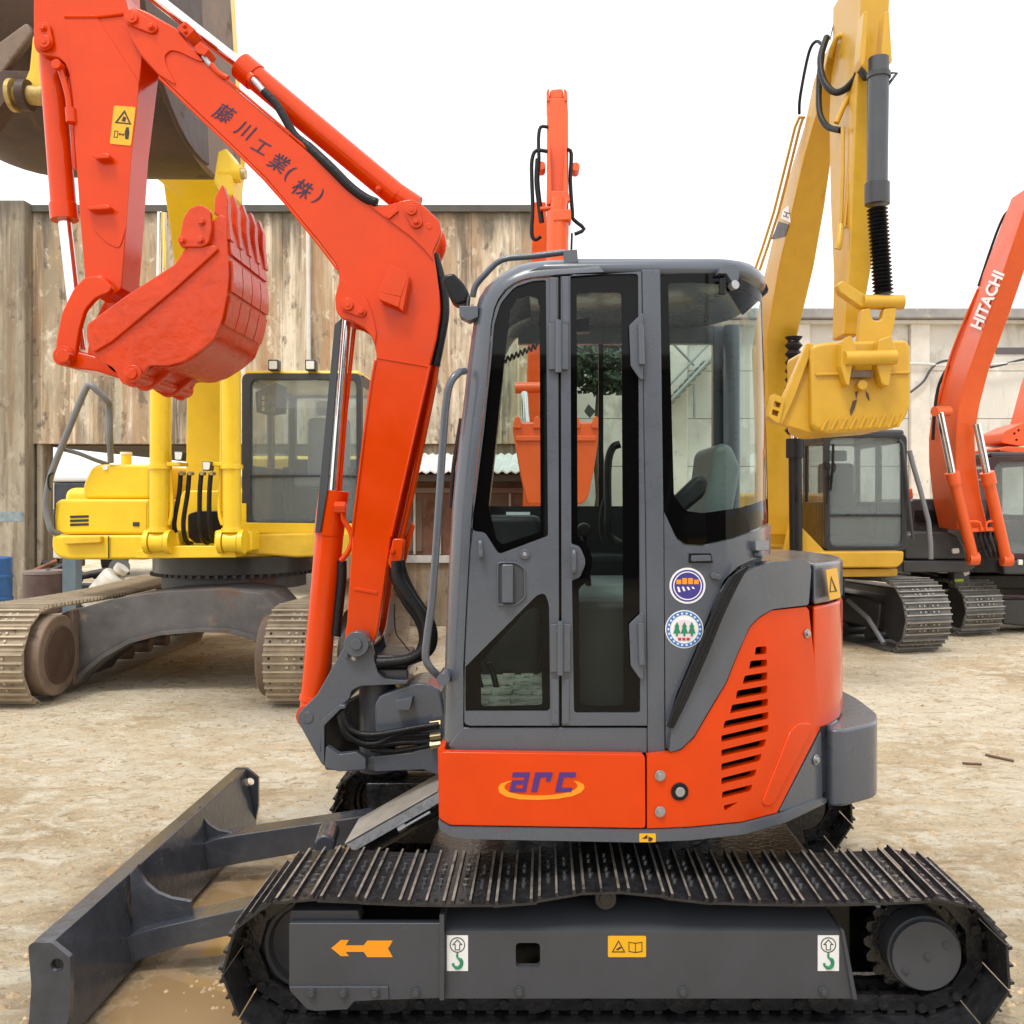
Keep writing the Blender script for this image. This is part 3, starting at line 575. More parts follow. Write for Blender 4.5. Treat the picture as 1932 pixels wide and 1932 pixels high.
# ---------------- upper structure
HP = [(-.6, 3.08), (.27, 3.08), (.36, 3.084), (.45, 3.096), (.56, 3.125), (.655, 3.165), (.76, 3.226), (.85, 3.29), (.95, 3.375), (1.04, 3.475), (1.11, 3.58), (1.16, 3.70), (1.19, 3.83), (1.2, 3.96)]
HS = Plan(HP); HC = list(range(1190, 1570, 12))
house = part('upper_structure', EX, (.3, 3.96, .9))
def plansolid(name, pl, z0, z1, mat, parent, bev=0, inset=0, seg=2):
    return MB().extr([(x, y, z0) for x, y in pl], (0, 0, z1 - z0)).build(name, mat, parent, bev=bev, seg=seg)
full = HP + [(x, 7.92 - y) for x, y in HP[::-1][1:]]; full = [(max(x, -.34), y) for x, y in full]
ins = [(.27 + (x - .27) * .93, 3.96 + (y - 3.96) * .93) for x, y in full]
plansolid('deck', ins, .63, .9, BLACK, house)
plansolid('engine_block', [(.45, 3.36), (.78, 3.4), (1.0, 3.62), (1.05, 3.96), (1.0, 4.4), (.8, 4.6), (.45, 4.6)], .9, 1.42, BLACK, house)
SP = panel('side_panel', rnd([(830, 1419), (1217, 1424), (1218, 1563), (848, 1557), (829, 1545)], 8), HS, .035, ORANGE, EX, cuts=HC, bev=.013, seg=4)
prism('front_corner', rnd([(826, 1412), (840, 1404), (836, 1545), (828, 1545)], 4), 3.115, 3.3, ORANGE, house)
VENTS = [[(1426, 1221), (1446, 1219), (1447, 1234), (1424, 1236)], [(1416, 1247), (1447, 1244), (1448, 1257), (1413, 1263)], [(1405, 1275), (1448, 1268), (1448, 1283), (1401, 1291)],
         [(1391, 1303), (1448, 1293), (1448, 1308), (1388, 1319)], [(1381, 1330), (1449, 1318), (1449, 1332), (1377, 1347)], [(1368, 1360), (1450, 1343), (1450, 1357), (1364, 1375)],
         [(1361, 1388), (1450, 1367), (1450, 1381), (1361, 1401)], [(1361, 1415), (1446, 1394), (1443, 1409), (1361, 1428)], [(1361, 1441), (1437, 1422), (1435, 1436), (1361, 1455)],
         [(1361, 1468), (1428, 1451), (1425, 1465), (1361, 1481)], [(1363, 1494), (1420, 1480), (1417, 1493), (1362, 1507)], [(1365, 1520), (1393, 1513), (1368, 1531)]]
EP = panel('engine_side_panel', [(1221, 1425), (1262, 1421), (1285, 1415), (1310, 1391), (1340, 1340), (1371, 1288), (1388, 1244), (1405, 1205), (1415, 1184), (1431, 1167), (1455, 1152), (1521, 1145), (1526, 1151), (1538, 1260), (1547, 1366), (1546, 1376), (1466, 1533), (1400, 1550), (1300, 1560), (1221, 1563)],
           HS, .03, ORANGE, EX, holes=[rnd(v, 3, 2) for v in VENTS], cuts=HC, bev=.004)
panel('raised_rib', rnd([(1503, 1364), (1528, 1364), (1531, 1376), (1456, 1519), (1440, 1521), (1437, 1512), (1488, 1382)], 8), HS, .012, ORANGE, EP, cuts=HC, lift=.005, bev=.004, seg=3)
panel('corner_plate', rnd([(1549, 1380), (1552, 1504), (1520, 1518), (1470, 1532)], 3), HS, .03, GREY, EX, cuts=HC, bev=.004)
panel('base_skirt', rnd([(827, 1546), (850, 1559), (1218, 1565), (1300, 1562), (1400, 1552), (1470, 1534), (1552, 1503), (1555, 1513), (1480, 1549), (1400, 1572), (1300, 1583), (1200, 1587), (900, 1581), (850, 1576), (830, 1562)], 4), HS, .06, GREY, EX, cuts=HC, lift=.012, bev=.013, seg=4)
for x, y, r in ((1245, 1463, 6), (1245, 1531, 6), (1521, 1195, 5), (1538, 1433, 6)):
    p, nn = HS(x, y); MB().cyl(p - nn * .001, p - nn * .006, r * p.y / F * 1.7, 20).cyl(p, p - nn * .014, r * p.y / F, 16).build('bolt', STEEL, EP, bev=.001)
p, nn = HS(1282, 1493); MB().cyl(p, p - nn * .006, .029, 28).build('lock_ring', BLACK, EP, bev=.001); cyl('lock_barrel', p - nn * .004, p - nn * .012, .016, STEEL, EP, 20)
yst = panel('swing_sticker', rnd([(1205, 1570), (1236, 1570), (1236, 1586), (1205, 1586)], 2), HS, .002, YELST, EX, lift=.0145)
panel('sticker_mark', [(1210, 1579), (1220, 1572), (1220, 1579)], HS, .001, INK, yst, lift=.0157); panel('sticker_mark', [(1222, 1575), (1231, 1579), (1227, 1584), (1222, 1584)], HS, .001, INK, yst, lift=.0157)
# grey engine hood
hood = [(1262, 1419), (1266, 1366), (1300, 1290), (1338, 1196), (1368, 1122), (1392, 1088), (1425, 1069), (1455, 1060), (1514, 1056), (1524, 1061), (1528, 1074), (1523, 1141), (1455, 1149), (1429, 1164), (1412, 1182), (1402, 1204), (1385, 1243), (1368, 1286), (1337, 1338), (1308, 1388), (1284, 1412)]
HO = panel('engine_hood', rnd(hood, 5, 3), HS, .05, GREY, EX, cuts=HC, lift=.006, bev=.01, seg=3)
REAR = [HS(x, 1100) for x in range(1532, 1592, 6)]
rq = [(p.x, p.y) for p, _ in REAR]
rearpl = [(.957, 3.383)] + [q for q in HP if q[0] >= .955] + [(x, 7.92 - y) for x, y in HP[::-1][1:] if x >= .5]
zt = Z_(1064, 3.37)
plansolid('rear_hood', rearpl + [(.955, 4.5)], Z_(1141, 3.4), zt, GREY, EX, bev=.025, seg=4)
plansolid('hood_top', [(x, y + .03) for x, y in HP if .6 <= x <= .96] + [(.96, 4.6), (.6, 4.75)], zt - .02, zt + .008, GREY, EX, bev=.006)
plansolid('rear_cover', rearpl + [(.955, 4.5)], Z_(1372, 3.45), Z_(1143, 3.4), ORANGE, EX, bev=.012, seg=3)
plansolid('side_cover', [(.3, 4.25), (.95, 4.25), (.95, 4.6), (.7, 4.74), (.3, 4.8)], .9, zt, ORANGE, EX, bev=.03, seg=3)
p = panel('warning_sticker', rnd([(1545, 1075), (1565, 1071), (1572, 1126), (1552, 1131)], 2), HS, .002, YELST, EX, lift=.028, cuts=HC)
panel('warning_triangle', [(1554, 1086), (1565, 1115), (1551, 1117)], HS, .001, INK, p, lift=.0292, holes=[[(1554.6, 1092), (1562, 1113.5), (1553, 1114.5)]])
# counterweight
CWP = [Vector((x, y, 0)) for x, y in rnd([(1.03, 3.43), (1.075, 3.425), (1.235, 3.53), (1.295, 3.70), (1.31, 3.96), (1.295, 4.22), (1.235, 4.39), (1.075, 4.49), (1.03, 4.49)], .05, 3)]
plansolid('counterweight', [(v.x, v.y) for v in CWP], .612, .892, GREY, EX, bev=.016, seg=3)
plansolid('counterweight_step', [(1.0, 3.47), (1.06, 3.50), (1.1, 3.56), (1.1, 4.4), (1.0, 4.4)], .64, .9, GREY, EX, bev=.01)
# black seal strips between cab and hood
for i in range(5):
    o = i * 4.0 - 14
    wtube('seal_strip', [(1408 - o * .2, 1071 + o * .3, 3.1), (1382 - o, 1092 + o * .2, 3.1), (1352 - o, 1150, 3.095), (1318 - o, 1232, 3.09), (1284 - o * .9, 1312, 3.085), (1262 - o * .35, 1372, 3.08)], .0075, RUBBER if i % 2 == 0 else BLACK, EX, 8)
# logo
LG = panel('logo_swoosh', [(940, 1485), (946, 1478), (958, 1474), (968, 1473), (958, 1477), (952, 1482), (952, 1488), (960, 1494), (980, 1499), (1010, 1501), (1040, 1500), (1066, 1496), (1084, 1490), (1090, 1484), (1088, 1478), (1082, 1473), (1092, 1475), (1101, 1480), (1103, 1487), (1096, 1495), (1080, 1502), (1052, 1507), (1015, 1509), (980, 1508), (955, 1503), (942, 1495)], HS, .001, ORGPR, SP, lift=.0012)
def glyph(pts, x0): return [(x0 + (964 - 964) + x, y) for x, y in pts]
for nm, pts, holes in (('letter', [(968, 1457), (1000, 1457), (992, 1494), (961, 1494), (966, 1472), (989, 1472), (990, 1466), (966, 1466)], [[(974, 1480), (988, 1480), (986, 1487), (972, 1487)]]),
                ('letter', [(1010, 1457), (1043, 1457), (1038, 1474), (1030, 1474), (1032, 1466), (1020, 1466), (1013, 1494), (1002, 1494)], []),
                ('letter', [(1056, 1457), (1087, 1457), (1085, 1466), (1064, 1466), (1059, 1486), (1080, 1486), (1078, 1494), (1047, 1494)], [])):
    panel(nm, pts, HS, .001, PURPLE, LG, holes=holes, lift=.0024)
# ---------------- cab
YC = 3.12
CPL = [(-.5, 3.12), (.53, 3.12), (.59, 3.128), (.645, 3.15), (.695, 3.19), (.738, 3.245), (.77, 3.31), (.793, 3.40), (.806, 3.5), (.814, 3.65), (.814, 3.8)]
CS = Plan(CPL); CC = list(range(1300, 1452, 9))
CAB = part('cab', EX, (.25, 3.6, 1.0))
pairs = [((876, 1416), (833, 1405)), ((874, 1365), (833, 1370)), ((874, 1256), (835, 1290)), ((879, 1150), (838, 1180)), ((884, 1060), (842, 1090)), ((891, 950), (849, 960)), ((899, 880), (855, 895)), ((907, 811), (862, 830)), ((915, 740), (871, 760)), ((921, 677), (878, 695)), ((926, 612), (888, 622)), ((932, 582), (893, 585)), ((940, 563), (901, 556)), ((953, 545), (913, 537)), ((969, 533), (930, 520)), ((986, 527), (950, 506)), ((1003, 523), (972, 494)), ((1025, 520), (1000, 487)), ((1049, 518), (1029, 484)), ((1095, 515), (1070, 482.5)), ((1140, 513), (1110, 482))]
SECN = 7
def pill(far):
    rings = []
    for (ix, iy), (ox, oy) in pairs:
        A = W(ix, iy, YC); B = W(ox, oy, YC + .03); B.y = YC + .10
        r = []
        for k in range(SECN + 1):
            a = math.pi / 2 * k / SECN
            r.append(Vector((A.x + (B.x - A.x) * math.sin(a), A.y + (B.y - A.y) * (1 - math.cos(a)), A.z + (B.z - A.z) * math.sin(a))))
        C = B + Vector((0, .05, 0)); D = (A + B) / 2; D.y = C.y; E = A + (A - B) * .0; E = Vector((A.x, YC + .04, A.z))
        r += [C, D, E]
        if far: r = [Vector((v.x, 7.24 - v.y, v.z)) for v in r]
        rings.append(r)
    n = len(rings[0]); vs = [v for r in rings for v in r]
    fs = [(i * n + k, i * n + (k + 1) % n, (i + 1) * n + (k + 1) % n, (i + 1) * n + k) for i in range(len(rings) - 1) for k in range(n)] + [tuple(range(n)), tuple(range((len(rings) - 1) * n, len(rings) * n))]
    mk('front_pillar', vs, fs, GREY, CAB, smooth=50); return rings
rg = pill(False); pill(True)
# front screen and roof front, spanning between the pillars
k0 = SECN + 1
gl = [r[SECN + 1] for r in rg]
def span(name, idx, mat, th):
    vs = []; 
    for i in idx: p = gl[i]; vs += [Vector((p.x, 3.24, p.z)), Vector((p.x, 4.0, p.z)), Vector((p.x + th, 3.24, p.z - th * .4)), Vector((p.x + th, 4.0, p.z - th * .4))]
    fs = []
    for k in range(len(idx) - 1):
        a = 4 * k; fs += [(a, a + 1, a + 5, a + 4), (a + 2, a + 6, a + 7, a + 3), (a, a + 4, a + 6, a + 2), (a + 1, a + 3, a + 7, a + 5)]
    mk(name, vs, fs + [(0, 2, 3, 1), (4 * len(idx) - 4, 4 * len(idx) - 3, 4 * len(idx) - 1, 4 * len(idx) - 2)], mat, CAB, smooth=50)
span('windscreen', list(range(2, 13)), GLASSM, .008); span('roof_front', list(range(12, len(gl))), GREY, .02); span('front_sill', [0, 1, 2], GREY, .03)
# roof
rp = [(-.06, 3.12)] + [q for q in CPL[1:]] ; rp = rp + [(x, 7.24 - y) for x, y in rp[::-1]]
rings = []
zr = Z_(512, YC)
for sc_, z, ad in ((.97, zr - .012, 0), (.99, zr, 0), (.992, zr + .012, .03), (.978, zr + .032, .08), (.945, zr + .048, .15), (.88, zr + .058, .22), (.6, zr + .066, .3), (.2, zr + .068, .34)):
    rings.append([Vector((-.06 + ad + (x + .06) * (sc_ if sc_ > .85 else sc_) * (1 - ad / .95), 3.62 + (y - 3.62) * sc_, z)) for x, y in rp])
n = len(rp); vs = [v for r in rings for v in r]
mk('roof', vs, [(i * n + k, i * n + (k + 1) % n, (i + 1) * n + (k + 1) % n, (i + 1) * n + k) for i in range(len(rings) - 1) for k in range(n)] + [tuple(range(n)), tuple(range((len(rings) - 1) * n, len(rings) * n))], GREY, CAB, smooth=60)
# lower sill of the cab side
panel('cab_sill', rnd([(872, 1373), (1221, 1373), (1221, 1421), (860, 1416), (846, 1408)], 3), flat(YC), .05, GREY, CAB, bev=.004)
panel('door_pillar', [(1211, 508), (1246, 508), (1249, 760), (1252, 976), (1255, 1421), (1222, 1421), (1218, 976), (1214, 760)], flat(YC - .004), .06, GREY, CAB, bev=.004)
# door: two folding leaves
edge = [(876, 1360), (877, 1262), (882, 1150), (886, 1077), (894, 944), (910, 811), (924, 677), (929, 610), (935, 583), (943, 566), (956, 549), (971, 537), (988, 530), (1005, 526), (1049, 523)]
win_u = rnd([(888, 1001), (897, 940), (913, 811), (927, 677), (932, 612), (945, 571), (971, 541), (1005, 530, 4), (1030, 528, 4), (1034, 1011, 4), (941, 1046, 8), (915, 1005, 6)], 10)
win_l = rnd([(878, 1258, 2), (1014, 1122), (1028, 1119), (1036, 1140), (1038, 1342), (878, 1342, 3)], 9)
DF = panel('door_leaf', [(1053, 523), (1055, 1369), (886, 1369), (878, 1366)] + edge[:-1], flat(YC - .006), .035, GREY, CAB, holes=[win_u, win_l], bev=.004)
def window(nm, outer, inner, parent, surf, cuts=(), lift=0):
    fr = panel(nm + '_border', outer, surf, .004, FRIT, parent, holes=[inner], cuts=cuts, lift=lift, smooth=40)
    panel(nm, inner, surf, .004, GLASSM, fr, cuts=cuts, lift=lift - .001, smooth=40)
clr_u = rnd([(922, 956), (955, 652), (963, 586), (976, 564), (996, 558), (1014, 563), (1018, 580), (1020, 1003), (948, 1027), (937, 1018)], 4)
clr_l = rnd([(907, 1248), (992, 1153), (1007, 1145), (1020, 1152), (1023, 1330), (908, 1333)], 7)
def grow(pts, k):
    cx = sum(p[0] for p in pts) / len(pts); cy = sum(p[1] for p in pts) / len(pts)
    return [(cx + (x - cx) * k, cy + (y - cy) * k) for x, y in pts]
window('door_glass', grow(win_u, 1.012), clr_u, DF, flat(YC + .006)); window('door_glass', grow(win_l, 1.012), clr_l, DF, flat(YC + .006))
win_r = rnd([(1076, 518), (1204, 516), (1208, 1345), (1083, 1345), (1079, 1094, 3), (1094, 1089, 5), (1104, 1066, 6), (1104, 1054, 6), (1094, 1031, 5), (1078, 1026, 3)], 7)
clr_r = rnd([(1088, 552), (1172, 552), (1177, 1332), (1094, 1332), (1092, 1110), (1110, 1096), (1119, 1062), (1110, 1028), (1090, 1015)], 8)
DR = panel('door_leaf', [(1058, 522), (1210, 512), (1213, 760), (1217, 976), (1221, 1369), (1060, 1369)], flat(YC - .006), .035, GREY, CAB, holes=[win_r], bev=.004)
window('door_glass', grow(win_r, 1.01), clr_r, DR, flat(YC + .006))
prism('fold_seal', [(1046, 524), (1066, 524), (1068, 1367), (1048, 1367)], YC + .031, YC + .04, BLACK, DF, bev=0)
def hinge(x0, x1, y0, y1, parent, Y=YC - .012):
    h = prism('hinge', rnd([(x0, y0), (x1, y0), (x1, y1), (x0, y1)], 2), Y - .01, Y + .006, GREY, parent, bev=.002)
    xm = (x0 + x1) / 2; a, b = W(xm, y0 - 6, Y - .013), W(xm, y1 + 6, Y - .013)
    cyl('hinge_pin', a, b, .011, GREY, h, 14); return h
hinge(1035, 1072, 610, 697, DF); hinge(1038, 1076, 1178, 1268, DF)
for y0, y1 in ((592, 716), (1156, 1282)):
    pl = prism('hinge_plate', rnd([(1187, y0 + 22), (1210, y0), (1214, y0), (1214, y1), (1208, y1), (1190, y1 - 26)], 3), YC - .02, YC - .004, GREY, DR, bev=.003)
    cyl('hinge_pin', W(1209, y0 + 20, YC - .026), W(1211, y1 - 28, YC - .026), .011, GREY, pl, 14)
prism('fold_strip', [(1037, 523), (1050, 523), (1051, 610), (1038, 610)], YC - .013, YC - .005, GREY, DF, bev=.002); prism('fold_strip', [(1061, 521), (1073, 521), (1074, 610), (1062, 610)], YC - .013, YC - .005, GREY, DR, bev=.002)
prism('fold_strip', [(1040, 1282), (1054, 1282), (1054, 1366), (1040, 1366)], YC - .011, YC - .005, GREY, DF, bev=.002); prism('fold_strip', [(1060, 1282), (1074, 1282), (1074, 1366), (1060, 1366)], YC - .011, YC - .005, GREY, DR, bev=.002)
# handles and knobs
pk = prism('handle_recess', rnd([(941, 1063), (972, 1063), (987, 1073), (988, 1126), (972, 1140), (941, 1140)], 5), YC - .0075, YC - .0055, GREYF, DF, bev=0)  # flat plate; its darker grey stands in for shade inside the recess
prism('recess_lip', rnd([(938, 1060), (974, 1060), (991, 1071), (992, 1128), (974, 1143), (938, 1143)], 5), YC - .014, YC - .006, GREY, DF, holes=[rnd([(941, 1063), (972, 1063), (988, 1073), (989, 1126), (972, 1140), (941, 1140)], 5)], bev=.002)
prism('door_handle', rnd([(947, 1065), (968, 1065), (968, 1138), (947, 1138)], 4), YC - .034, YC - .012, GREY, DF, bev=.005)
wcyl('door_lock', 990, 1046, YC - .014, YC - .006, 9.5, GREY, DF); wcyl('keyhole', 990, 1046, YC - .017, YC - .014, 4, STEEL, DF)
wtube('grab_hook', [(905, 1023, YC - .008), (906, 1023, YC - .035), (907, 1038, YC - .036), (908, 1050, YC - .035), (908, 1051, YC - .008)], .007, GREY, DF)
dsc = prism('lock_disc', [(1077, 1028), (1088, 1031), (1097, 1042), (1101, 1058), (1097, 1076), (1088, 1087), (1078, 1092)], YC - .01, YC + .006, GREY, DR, bev=.003)
wtube('lock_lever', [(1083, 1040, YC - .008), (1083, 1042, YC - .03), (1083, 1060, YC - .032), (1083, 1078, YC - .03), (1083, 1080, YC - .008)], .007, GREY, dsc)
# rear quarter
rw = rnd([(1244, 520), (1300, 516), (1360, 516), (1400, 525), (1425, 538), (1441, 556, 2), (1447, 760, 0), (1453, 987, 2), (1420, 1002), (1380, 1016), (1327, 1028), (1292, 1027), (1277, 1014), (1248, 964)], 7)
cl = rnd([(1261, 534), (1300, 532), (1360, 535), (1405, 547), (1440, 570, 1), (1446, 760, 0), (1451, 942, 1), (1400, 958), (1327, 968), (1294, 964), (1272, 935)], 7)
window('rear_quarter_glass', rw, cl, CAB, CS, CC, lift=-.006)
panel('rear_panel', rnd([(1253, 966, 0), (1276, 1016), (1292, 1030), (1327, 1031), (1380, 1018), (1420, 1004), (1454, 989, 0), (1454, 1046, 2), (1420, 1056), (1393, 1068), (1366, 1094), (1345, 1140), (1310, 1230), (1276, 1310), (1262, 1360), (1256, 1420, 0)], 6), CS, .04, GREY, CAB, cuts=CC, bev=.003)
for k in range(2): pass
lr = panel('latch_recess', [(1299, 1044), (1341, 1044), (1345, 1062), (1299, 1062)], CS, .002, BLACK, CAB, cuts=CC, lift=.0015); panel('latch', rnd([(1303, 1048), (1338, 1047), (1340, 1058), (1303, 1059)], 3), CS, .02, GREY, lr, cuts=CC, lift=.016, bev=.003)
lr = panel('latch_bracket', rnd([(1416, 1020), (1440, 1019), (1441, 1038), (1417, 1039)], 3), CS, .03, GREY, CAB, lift=.02, bev=.003); p, nn = CS(1424, 1046); cyl('latch_knob', p, p - nn * .03, .012, GREY, lr)
for x, y in ((1345, 1086), (1354, 1088)): p, nn = CS(x, y); cyl('bolt', p, p - nn * .014, .010, GREY, CAB, 14)
cyl('rear_post', (.79, 4.03, 1.0), (.79, 4.03, zr - .01), .035, GREY, CAB); box('rear_wall', .76, .80, 3.5, 4.1, 1.0, Z_(1005, 3.5), GREY, CAB); box('rear_glass', .80, .806, 3.6, 4.03, Z_(1005, 3.5), zr - .01, GLASSM, CAB, bev=0)
# stickers
for nm, cx_, cy_, r_ in (('round_sticker', 1297, 1105, 34), ('round_sticker', 1291, 1187, 36)):
    st = panel(nm, circ(cx_, cy_, r_, 40), CS, .001, WHITE, CAB, cuts=CC, lift=.0015)
    if cy_ < 1150:
        panel('sticker_disc', circ(cx_, cy_, r_ - 4, 40), CS, .0008, BLUE2, st, lift=.0025); panel('sticker_ring', circ(cx_, cy_, r_ - 7, 36), CS, .0004, WHITE, st, holes=[circ(cx_, cy_, r_ - 9, 36)], lift=.003)
        for k in range(4): panel('sticker_block', [(cx_ - 21 + k * 11, cy_ - 16 + abs(k - 1.5) * 3), (cx_ - 12 + k * 11, cy_ - 16 + abs(k - 1.5) * 3), (cx_ - 12 + k * 11, cy_ - 3), (cx_ - 21 + k * 11, cy_ - 3)], CS, .0004, ORGPR, st, lift=.0033)
        for k in range(4): panel('sticker_stroke', [(cx_ - 20 + k * 9, cy_ + 2), (cx_ - 16 + k * 9, cy_ + 2), (cx_ - 13 + k * 9, cy_ + 12 - k * 2), (cx_ - 17 + k * 9, cy_ + 12 - k * 2)], CS, .0004, WHITE, st, lift=.0033)
    else:
        panel('sticker_ring', circ(cx_, cy_, r_ - 2, 40), CS, .0008, BLUEP, st, holes=[circ(cx_, cy_, r_ - 9, 40)], lift=.0025)
        for k in range(22):
            a = k * 6.283 / 22; panel('sticker_stroke', [(cx_ + (r_ - 6) * math.cos(a + d) + e * math.cos(a), cy_ + (r_ - 6) * math.sin(a + d) + e * math.sin(a)) for d, e in ((-.06, -1.6), (.06, -1.6), (.06, 1.6), (-.06, 1.6))], CS, .0004, WHITE, st, lift=.003)
        panel('sticker_field', circ(cx_, cy_ + 2, 20, 24), CS, .0004, M('pale_print', (.7, .6, .66), .5), st, lift=.0025)
        for k in range(3):
            x = cx_ - 14 + 14 * k; panel('sticker_tree', [(x, cy_ - 14), (x + 5, cy_ - 4), (x + 3, cy_ - 4), (x + 7, cy_ + 8), (x + 2, cy_ + 8), (x + 2, cy_ + 13), (x - 2, cy_ + 13), (x - 2, cy_ + 8), (x - 7, cy_ + 8), (x - 3, cy_ - 4), (x - 5, cy_ - 4)], CS, .0004, GREENP, st, lift=.0033)
        for k in range(3): panel('sticker_block', [(cx_ - 12 + k * 8, cy_ + 16), (cx_ - 6 + k * 8, cy_ + 16), (cx_ - 6 + k * 8, cy_ + 21), (cx_ - 12 + k * 8, cy_ + 21)], CS, .0004, M('red_print', (.5, .03, .04), .5), st, lift=.0033)
# far side wall with its window
fw = MB()
xf0, xf1, zb, zt2 = -.18, .73, Z_(955, 4.1), Z_(650, 4.1)
box('far_wall', -.3, .8, 4.08, 4.12, .95, zb, DARKIN, CAB, bev=0); box('far_header', -.12, .8, 4.08, 4.12, zt2, zr, GREY, CAB, bev=0)
box('far_post', .72, .79, 4.075, 4.125, zb, zr, GREY, CAB); box('far_mullion', X_(1129, 4.1), X_(1138, 4.1), 4.085, 4.115, zb, zt2, BLACK, CAB, bev=0)
box('far_glass', -.28, .73, 4.098, 4.102, zb, zt2, GLASSM, CAB, bev=0)
# interior
zf = 1.0
box('cab_floor', -.3, .54, YC + .04, 4.08, .9, zf, DARKIN, CAB, bev=0)
MAT = M('patterned_floor_mat', (.28, .3, .24), .6, var=.5, scale=14, bump=.4, bscale=30, dirt=[((.05, .06, .05), .3, 26, 1)])
fm = box('floor_mat', -.27, .12, YC + .06, 3.95, zf, zf + .012, MAT, CAB, bev=.004)
for i in range(5):
    for j in range(4):
        if (i * 7 + j * 3) % 5 < 4: box('mat_lug', -.25 + i * .075, -.2 + i * .075, YC + .16 + j * .17, YC + .24 + j * .17, zf + .012, zf + .018, MAT, fm, bev=.002)
st = part('seat', EX, (.35, 3.6, 1.3))
box('seat_cushion', .08, .56, 3.36, 3.86, 1.3, 1.42, SEAT, st, bev=.05, seg=4); box('seat_base', .12, .6, 3.4, 3.82, 1.0, 1.3, DARKIN, st, bev=.02)
MB().extr([(.50, 3.38, 1.40), (.62, 3.38, 1.4), (.70, 3.38, 1.84), (.66, 3.38, 1.93), (.60, 3.38, 1.92), (.585, 3.38, 1.8)], (0, .46, 0)).build('backrest', SEAT, st, bev=.05, seg=4)
MB().extr([(.3, 3.24, 1.60), (.35, 3.24, 1.58), (.55, 3.24, 1.74), (.56, 3.24, 1.8), (.52, 3.24, 1.81)], (0, .07, 0)).build('armrest', DARKIN, st, bev=.02, seg=3)
box('console', .0, .5, 3.2, 3.34, 1.0, 1.38, DARKIN, EX, bev=.03); box('console', .0, .6, 3.88, 4.06, 1.0, 1.5, DARKIN, EX, bev=.03)
wtube('safety_lever', [(1170, 838, 3.4), (1155, 846, 3.4), (1147, 880, 3.4), (1147, 960, 3.4), (1150, 1008, 3.4), (1170, 1026, 3.4)], .014, BLACK, EX, 10)
wtube('safety_lever', [(1147, 930, 3.45), (1136, 960, 3.45), (1134, 1000, 3.45), (1142, 1030, 3.45)], .008, BLACK, EX, 8)
wtube('control_lever', [(1112, 1120, 3.4), (1105, 1060, 3.4), (1102, 1010, 3.4)], .012, BLACK, EX, 10); wcyl('lever_knob', 1102, 1000, 3.37, 3.43, 13, BLACK, EX, bev=.01)
for x in (955, 985): wtube('travel_lever', [(x - 40, 1330, 3.6), (x - 55, 1270, 3.6), (x - 62, 1250, 3.6)], .012, BLACK, EX, 8)
prism('monitor_label', [(955, 966), (1000, 966), (1000, 988), (955, 988)], 4.06, 4.066, WHITE, CAB, bev=0)
box('dashboard', -.28, -.02, 3.85, 4.07, 1.0, 1.66, DARKIN, EX, bev=.03)
prism('hanging_charm', [(1110, 762), (1124, 776), (1113, 789), (1102, 776)], 3.95, 3.96, M('charm', (.12, .14, .13), .4), EX, bev=.002)
prism('monitor', [(1078, 605), (1112, 598), (1114, 625), (1078, 627)], 3.5, 3.56, BLACK, EX)
wtube('coil_cord', [(952 + i * 2.0, 680 - i * .9 + 5 * math.sin(i * 1.57), 3.45 + .012 * math.cos(i * 1.57)) for i in range(32)], .004, BLACK, EX, 6, 3)
# outside fittings
wtube('grab_rail', [(876, 700, 3.14), (866, 703, 3.1), (850, 722, 3.08), (842, 760, 3.08), (836, 830, 3.08), (818, 1100, 3.08), (806, 1200, 3.08), (803, 1240, 3.08), (812, 1260, 3.09), (832, 1280, 3.13)], .0125, GREY, EX, 12)
wcyl('rail_foot', 836, 1282, 3.08, 3.2, 12, GREY, EX)
mr = prism('mirror', rnd([(832, 528), (839, 517), (856, 514), (876, 535), (885, 553), (882, 570), (862, 575), (851, 568)], 5), 3.2, 3.28, BLACK, EX, bev=.012, seg=3)
prism('mirror_bracket', rnd([(866, 577), (902, 577), (902, 598), (884, 606), (867, 597)], 2), 3.14, 3.2, GREY, EX, bev=.003); wtube('mirror_arm', [(868, 566, 3.24), (880, 568, 3.22), (884, 560, 3.2), (882, 580, 3.18)], .007, BLACK, EX)
wtube('roof_bar', [(892, 560, 3.3), (897, 540, 3.3), (915, 518, 3.3), (947, 490, 3.3), (1000, 484, 3.3), (1066, 476, 3.3)], .011, GREY, EX, 8, 3)
prism('lamp_bracket', rnd([(1063, 472), (1089, 470), (1091, 495), (1064, 497)], 2), 3.13, 3.2, GREY, EX, bev=.004); wtube('antenna_stub', [(1078, 472, 3.2), (1079, 440, 3.2)], .004, BLACK, EX, 6, 2)
bk_ = panel('roof_bracket', rnd([(1357, 506), (1378, 502), (1386, 512), (1384, 532), (1370, 534), (1366, 520), (1350, 520)], 2), CS, .04, GREY, EX, lift=.03, bev=.004); p, nn = CS(1377, 541); cyl('bracket_knob', p - nn * .035, p - nn * .01, .015, STEEL, bk_)
p, nn = CS(1363, 540); MB().cyl(W(1363, 526, p.y - .02), W(1363, 555, p.y - .02), .012, 12).build('catch', BLACK, EX)
wtube('wiper', [(870, 790, 3.3), (856, 880, 3.28), (851, 960, 3.27)], .008, BLACK, EX, 6)
